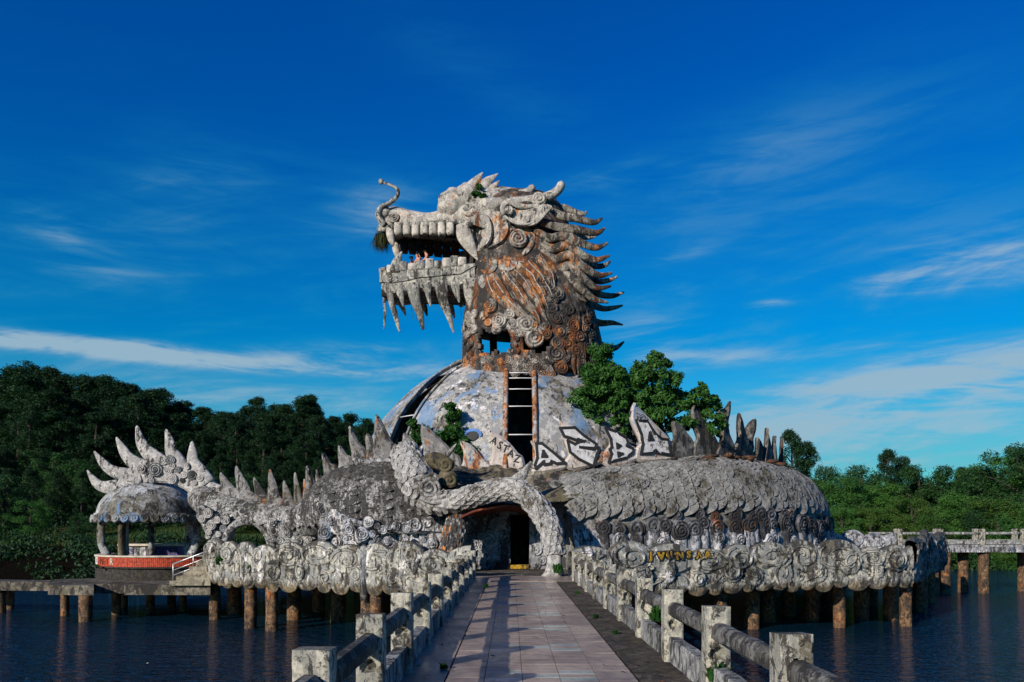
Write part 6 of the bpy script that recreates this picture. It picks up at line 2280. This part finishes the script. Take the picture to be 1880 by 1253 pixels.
def clumps_px(lst, Y, dy, rr, sub=4):
    out = []
    for (px, py, r) in lst:
        for k in range(sub):
            a = rr.uniform(0, 2 * PI); d = rr.uniform(0, 1.0) * r
            yy = Y + rr.uniform(-dy, dy)
            p = P(px + d * math.cos(a), py + d * math.sin(a) * .8, yy)
            q = r * rr.uniform(.26, .50) / F * yy
            out.append((*p, q * 1.1, q * 1.1, q * .85))
    return out


rr = random.Random(31)
cl = [(1100, 655, 22), (1090, 680, 22), (1120, 680, 24), (1085, 705, 24), (1110, 710, 26), (1065, 725, 22), (1055, 745, 16), (1080, 745, 24), (1105, 750, 24), (1130, 735, 24), (1150, 715, 22), (1140, 690, 18), (1170, 700, 24), (1190, 680, 24), (1200, 660, 16), (1205, 650, 10), (1218, 668, 14), (1215, 690, 22),
      (1235, 705, 20), (1240, 725, 20), (1215, 725, 24), (1185, 730, 26), (1160, 750, 24), (1195, 755, 24), (1225, 755, 22), (1250, 745, 18), (1262, 765, 16), (1285, 725, 16), (1290, 712, 10), (1300, 735, 16), (1315, 745, 12), (1285, 745, 18), (1300, 760, 16), (1318, 770, 14), (1275, 780, 18), (1240, 780, 18), (1130, 770, 18), (1100, 770, 14), (1305, 785, 14), (1330, 780, 8), (1175, 775, 18), (1210, 780, 16), (1145, 790, 14)]
stems = []
b = P(1165, 830, 34.2)
for (px, py) in [(1100, 690), (1075, 740), (1195, 670), (1215, 710), (1150, 720), (1290, 735), (1245, 730), (1180, 740), (1120, 720), (1300, 760)]:
    t = P(px, py, 34.2 + rr.uniform(-.8, .8)); m_2 = (b + t) / 2 + Vector((rr.uniform(-.2, .2), 0, .25))
    stems.append(([b, b * .6 + m_2 * .4, m_2, t], [.10, .075, .055, .012]))
local_tree('broadleaf_tree', clumps_px(cl, 34.2, 1.1, rr, 9), stems, 42000, 0.085, M['leaf'], 'leafy green tree rooted on the dragon coil in front of the dome', 'tree', b, 4)
# vines in front of the dome
cl = [(828, 745, 12), (832, 758, 16), (828, 776, 17), (835, 795, 21), (820, 812, 22), (845, 822, 22), (868, 824, 18), (882, 834, 15), (812, 832, 20), (835, 842, 18)]
b = P(830, 850, 32.8)
local_tree('vine', clumps_px(cl, 32.7, .25, rr, 9), [([b, P(832, 800, 32.7), P(829, 735, 32.8)], [.05, .035, .01])], 9000, 0.075, M['vine'], 'tall dark vine climbing the dome between two painted eyes', 'vine', b, 5)
cl = [(760, 775, 10), (768, 790, 14), (764, 808, 14), (756, 825, 10)]
b = P(765, 835, 33.6)
local_tree('vine', clumps_px(cl, 33.6, .25, rr, 9), [([b, P(765, 800, 33.5), P(761, 770, 33.7)], [.04, .03, .01])], 4500, 0.075, M['vine'], 'small vine at the left edge of the dome above the knee of the leg', 'vine', b, 6)
cl = [(879, 345, 9), (874, 355, 8), (884, 357, 8), (882, 368, 6), (877, 378, 4)]
b = P(880, 372, 36.2)
local_tree('weed', clumps_px(cl, 36.2, .15, rr, 4), [([b, P(880, 345, 36.2)], [.03, .008])], 700, 0.075, M['vine'], 'green weed sprouting behind the brow of the dragon', 'weed', b, 7)


def tuft(name, px, py, Y, h, n, label, mat, seed, drop=False, spread=.6, w_=.02):
    rr = random.Random(seed)
    V, Fc = [], []
    c = P(px, py, Y)
    for k in range(n):
        a = rr.uniform(0, 2 * PI); l = h * rr.uniform(.5, 1.2)
        d = Vector((math.cos(a) * spread * rr.uniform(.2, 1), math.sin(a) * spread * rr.uniform(.2, 1), -1 if drop else 1)).normalized()
        s = d.cross(Vector((0, 0, 1))).normalized() * w_
        r0 = c + Vector((rr.uniform(-1, 1), rr.uniform(-1, 1), rr.uniform(-.4, .4))) * h * .35
        b0 = len(V)
        bend = Vector((0, 0, -l * .25))
        V += [r0 - s, r0 + s, r0 + d * l * .6 + s * .8, r0 + d * l * .6 - s * .8, r0 + d * l + bend]
        Fc += [(b0, b0 + 1, b0 + 2, b0 + 3), (b0 + 3, b0 + 2, b0 + 4)]
    o = mesh(name, V, Fc, mat, None, False)
    return tag(o, label, name.replace('_', ' '))


o = tuft('moss_clump', 700, 432, 37.6, 0.62, 900, 'dark shaggy moss hanging from the tip of the dragon snout', M['mossleaf'], 3, True, 1.0, .012)
# weeds round the railing and parapet
for i, (px, py, Y, h, n, lb) in enumerate([(1024, 1050, 26.3, .34, 160, 'bright weed at the foot of the dragon foreleg'), (1207, 1137, 10.3, .22, 120, 'leafy weed growing through the right railing'), (1315, 1245, 7.6, .22, 90, 'weed below the right railing near the camera'),
                                           (1094, 1135, 14.3, .10, 70, 'small weed at the base of a right railing post'), (1130, 1165, 12.2, .09, 60, 'weed tuft on the right kerb beside the second shadowed post'), (1060, 1092, 19.5, .12, 70, 'grass tuft at the right kerb near the entrance'),
                                           (404, 1035, 31.9, .42, 130, 'green weed growing on the left end of the cloud parapet'), (459, 1044, 30.3, .2, 60, 'small dark weed on the left cloud parapet'), (815, 1228, 9.2, .10, 40, 'dry grass blade on the left kerb'),
                                           (892, 1078, 21.5, .12, 70, 'grass tuft at the left kerb near the entrance'), (178, 1042, 36.2, .2, 40, 'weed on the edge of the brick bench')]):
    tuft('weed', px, py, Y, h, n, lb, M['vine'] if i != 8 else M['grass'], 50 + i, False, .9, .012 + h * .03)
# lawn on the left shore
rng = np.random.default_rng(2)
n = 24000
xs = rng.uniform(-62, -20, n); ys = rng.uniform(64, 78, n)
zs = np.array([ground_z(a, b) for a, b in zip(xs, ys)])
ok = zs > 0.1
xs, ys, zs = xs[ok], ys[ok], zs[ok]; n = len(xs)
hh = rng.uniform(.15, .4, n); an = rng.uniform(0, PI, n)
v = np.stack([np.stack([xs - .06 * np.cos(an), ys - .06 * np.sin(an), zs], 1), np.stack([xs + .06 * np.cos(an), ys + .06 * np.sin(an), zs], 1), np.stack([xs + rng.normal(size=n) * .08, ys, zs + hh], 1)], 1).reshape(-1, 3)
o = bpy.data.objects.new('grass', fast_mesh('grass', v, np.arange(3 * n).reshape(n, 3), M['grass'])); COL.objects.link(o)
o['kind'] = 'stuff'; tag(o, 'rough lawn on the left shore', 'grass')


# ================================================================ people inside the mouth
def person(loc, rz, joints, label, hair, cap=False):
    e = empty('person', loc); e.rotation_euler = (0, 0, rz)
    tag(e, label, 'person', 'people in the dragon mouth')
    V = [Vector(j[1]) for j in joints]; rad = [j[2] for j in joints]; names = [j[0] for j in joints]
    edges = [(names.index(j[3]), i) for i, j in enumerate(joints) if j[3]]
    # hands: palm and five fingers of unequal length
    for sd in ('L', 'R'):
        wi = names.index('wrist' + sd); el = names.index('elbow' + sd)
        d = (V[wi] - V[el]).normalized()
        s = d.cross(Vector((0, 0, 1)));  s = s.normalized() if s.length > .1 else Vector((1, 0, 0))
        V.append(V[wi] + d * .07); rad.append(.026); pi_ = len(V) - 1; edges.append((wi, pi_))
        for k, (o_, l) in enumerate(((-.03, .06), (-.011, .075), (.009, .07), (.028, .055))):
            a = V[pi_] + d * .035 + s * o_; V.append(a); rad.append(.010); edges.append((pi_, len(V) - 1))
            V.append(a + d * l * .9 + Vector((0, 0, -.02))); rad.append(.008); edges.append((len(V) - 2, len(V) - 1))
        V.append(V[wi] + d * .05 + s * -.05); rad.append(.011); edges.append((wi, len(V) - 1))
    me = bpy.data.meshes.new('body')
    me.from_pydata([tuple(v) for v in V], edges, [])
    me.materials.append(M['skin'])
    o = bpy.data.objects.new('body', me); COL.objects.link(o); o.parent = e
    sk = o.modifiers.new('Skin', 'SKIN'); sk.use_smooth_shade = True
    for i, sv in enumerate(me.skin_vertices[0].data):
        sv.radius = (rad[i], rad[i] * (0.72 if i < 4 else 1.0)); sv.use_root = (i == 0)
    ss = o.modifiers.new('Subdivision', 'SUBSURF'); ss.levels = 1; ss.render_levels = 2

    hd = V[names.index('head')]
    # hair or cap, a close shell on the skull
    V2 = []
    for i in range(8):
        th = i / 7 * 1.75
        for j in range(14):
            a = 2 * PI * j / 14
            r = .112
            lo = 1.0 if math.sin(a) > -.2 else 0.78
            V2.append(hd + Vector((r * .86 * math.sin(th * lo) * math.cos(a), r * math.sin(th * lo) * math.sin(a) + .01, .01 + r * 1.1 * math.cos(th * lo))))
    h = mesh('cap' if cap else 'hair', V2, grid_faces(8, 14, True), M['hair'], None); h.parent = e
    if cap:
        b = mesh('cap_brim', [hd + Vector((math.cos(a) * .085, -.09 - .09 * math.sin(a), .045)) for a in np.linspace(0, PI, 9)] + [hd + Vector((math.cos(a) * .085, -.09 - .08 * math.sin(a), .055)) for a in np.linspace(0, PI, 9)], [tuple(range(9)), tuple(range(17, 8, -1))] + [(i, i + 1, 10 + i, 9 + i) for i in range(8)], M['hair']); b.parent = e
    for sx in (-1, 1):          # eyes, ears; nose
        q = ball('eye', hd + Vector((sx * .034, -.092, .005)), .012, .008, .008, M['hair'], None, n=5); q.parent = e; q.matrix_basis = Matrix()
        q = ball('ear', hd + Vector((sx * .088, 0, -.005)), .012, .024, .032, M['skin'], None, n=5); q.parent = e; q.matrix_basis = Matrix()
    q = tine('nose', [hd + Vector((0, -.088, .01)), hd + Vector((0, -.112, -.02)), hd + Vector((0, -.1, -.032))], [.009, .014, .008], M['skin'], None, thick=1, n=5, k=6); q.parent = e
    q = tine('mouth', [hd + Vector((-.026, -.092, -.058)), hd + Vector((0, -.099, -.06)), hd + Vector((.026, -.092, -.058))], [.004, .007, .004], M['redpaint'], None, thick=1, n=5, k=6); q.parent = e
    # shorts
    pel = V[0]
    segs = []
    for sd in ('L', 'R'):
        kn, hp = V[names.index('knee' + sd)], V[names.index('hip' + sd)]
        segs.append(([pel + Vector((0, 0, .09)), hp, hp.lerp(kn, .7)], [.15, .125, .10]))
    VV, FF = [], []
    for pts, ws in segs:
        v, f = tine_geo(pts, ws, thick=.95, D=Vector((0, 1, 0)), n=7, k=12)
        b0 = len(VV); VV += v; FF += [tuple(b0 + q for q in t) for t in f]
    s = fix_normals(mesh('shorts', VV, FF, M['cloth'], None)); s.parent = e
    return e


def stand(lean=0.0, arm=0.0):
    l = lean
    return [('pelvis', (0, 0, .95), .14, None), ('waist', (0, -.06 * l, 1.10), .125, 'pelvis'), ('chest', (0, -.22 * l, 1.30), .155, 'waist'), ('neckb', (0, -.34 * l, 1.47), .075, 'chest'),
            ('neck', (0, -.38 * l, 1.53), .052, 'neckb'), ('head', (0, -.44 * l, 1.64), .098, 'neck'), ('crown', (0, -.46 * l, 1.72), .075, 'head'),
            ('hipL', (-.10, 0, .90), .105, 'pelvis'), ('kneeL', (-.11, -.03, .50), .06, 'hipL'), ('ankleL', (-.11, .02, .09), .04, 'kneeL'), ('toeL', (-.12, -.15, .035), .035, 'ankleL'),
            ('hipR', (.10, 0, .90), .105, 'pelvis'), ('kneeR', (.11, -.03, .50), .06, 'hipR'), ('ankleR', (.11, .02, .09), .04, 'kneeR'), ('toeR', (.12, -.15, .035), .035, 'ankleR'),
            ('shL', (-.185, -.29 * l, 1.42), .062, 'neckb'), ('elbowL', (-.25, -.29 * l - .10 - arm * .1, 1.16), .045, 'shL'), ('wristL', (-.17, -.29 * l - .30 - arm * .05, 1.12 + arm * .3), .03, 'elbowL'),
            ('shR', (.185, -.29 * l, 1.42), .062, 'neckb'), ('elbowR', (.26, -.29 * l - .08, 1.16), .045, 'shR'), ('wristR', (.20, -.29 * l - .28, 1.08), .03, 'elbowR')]


for px, top, Y, rz, lean, arm, lb, cap in [(758, 470, 38.2, -1.2, .2, .2, 'person in a dark cap at the left end of the group in the dragon mouth', True), (771, 466, 37.8, -.9, .5, .3, 'bare-shouldered person in the middle of the group in the dragon mouth', False), (790, 457, 37.9, -1.35, .6, 1.0, 'bare-chested person leaning forward, rightmost in the dragon mouth', False)]:
    q = P(px, top, Y)
    hgt = (q.z - FZ) / 1.80
    e = person((q.x, Y, FZ + 0.005), rz, stand(lean, arm), lb, M['hair'], cap)
    e.scale = (hgt, hgt, hgt)
# cords trailing below the jaw
for px, y0, y1 in ((755, 552, 585), (763, 555, 588), (845, 555, 580), (850, 552, 578)):
    tine('hanging_cord', [P(px, y0 - 6, 37.5), P(px + 1, (y0 + y1) / 2, 37.5), P(px + 2, y1, 37.5)], [.008] * 3, M['ink'], DR, thick=1, n=6, k=5)

# dry leaves blown over the walkway
rng = np.random.default_rng(9)
n = 170
side = rng.random(n)
xs = np.where(side < .4, rng.normal(1.55, .22, n), np.where(side < .7, rng.normal(-.85, .18, n), rng.uniform(-.7, 1.4, n))); xs = np.clip(xs, -1.08, 1.84)
ys = rng.uniform(6.5, 24, n); an = rng.uniform(0, 2 * PI, n); sz = rng.uniform(.02, .045, n)
c = np.stack([xs, ys, np.full(n, .030)], 1); a = np.stack([np.cos(an), np.sin(an), rng.uniform(-.2, .3, n)], 1); b = np.stack([-np.sin(an), np.cos(an), rng.uniform(-.2, .3, n)], 1)
v = np.stack([c - a * sz[:, None], c + b * sz[:, None] * .5, c + a * sz[:, None], c - b * sz[:, None] * .5], 1).reshape(-1, 3)
o = bpy.data.objects.new('leaf_litter', fast_mesh('leaf_litter', v, np.arange(4 * n).reshape(n, 4), M['rind'])); COL.objects.link(o)
o['kind'] = 'stuff'; tag(o, 'dry brown leaves scattered on the tiled walkway', 'leaf litter')
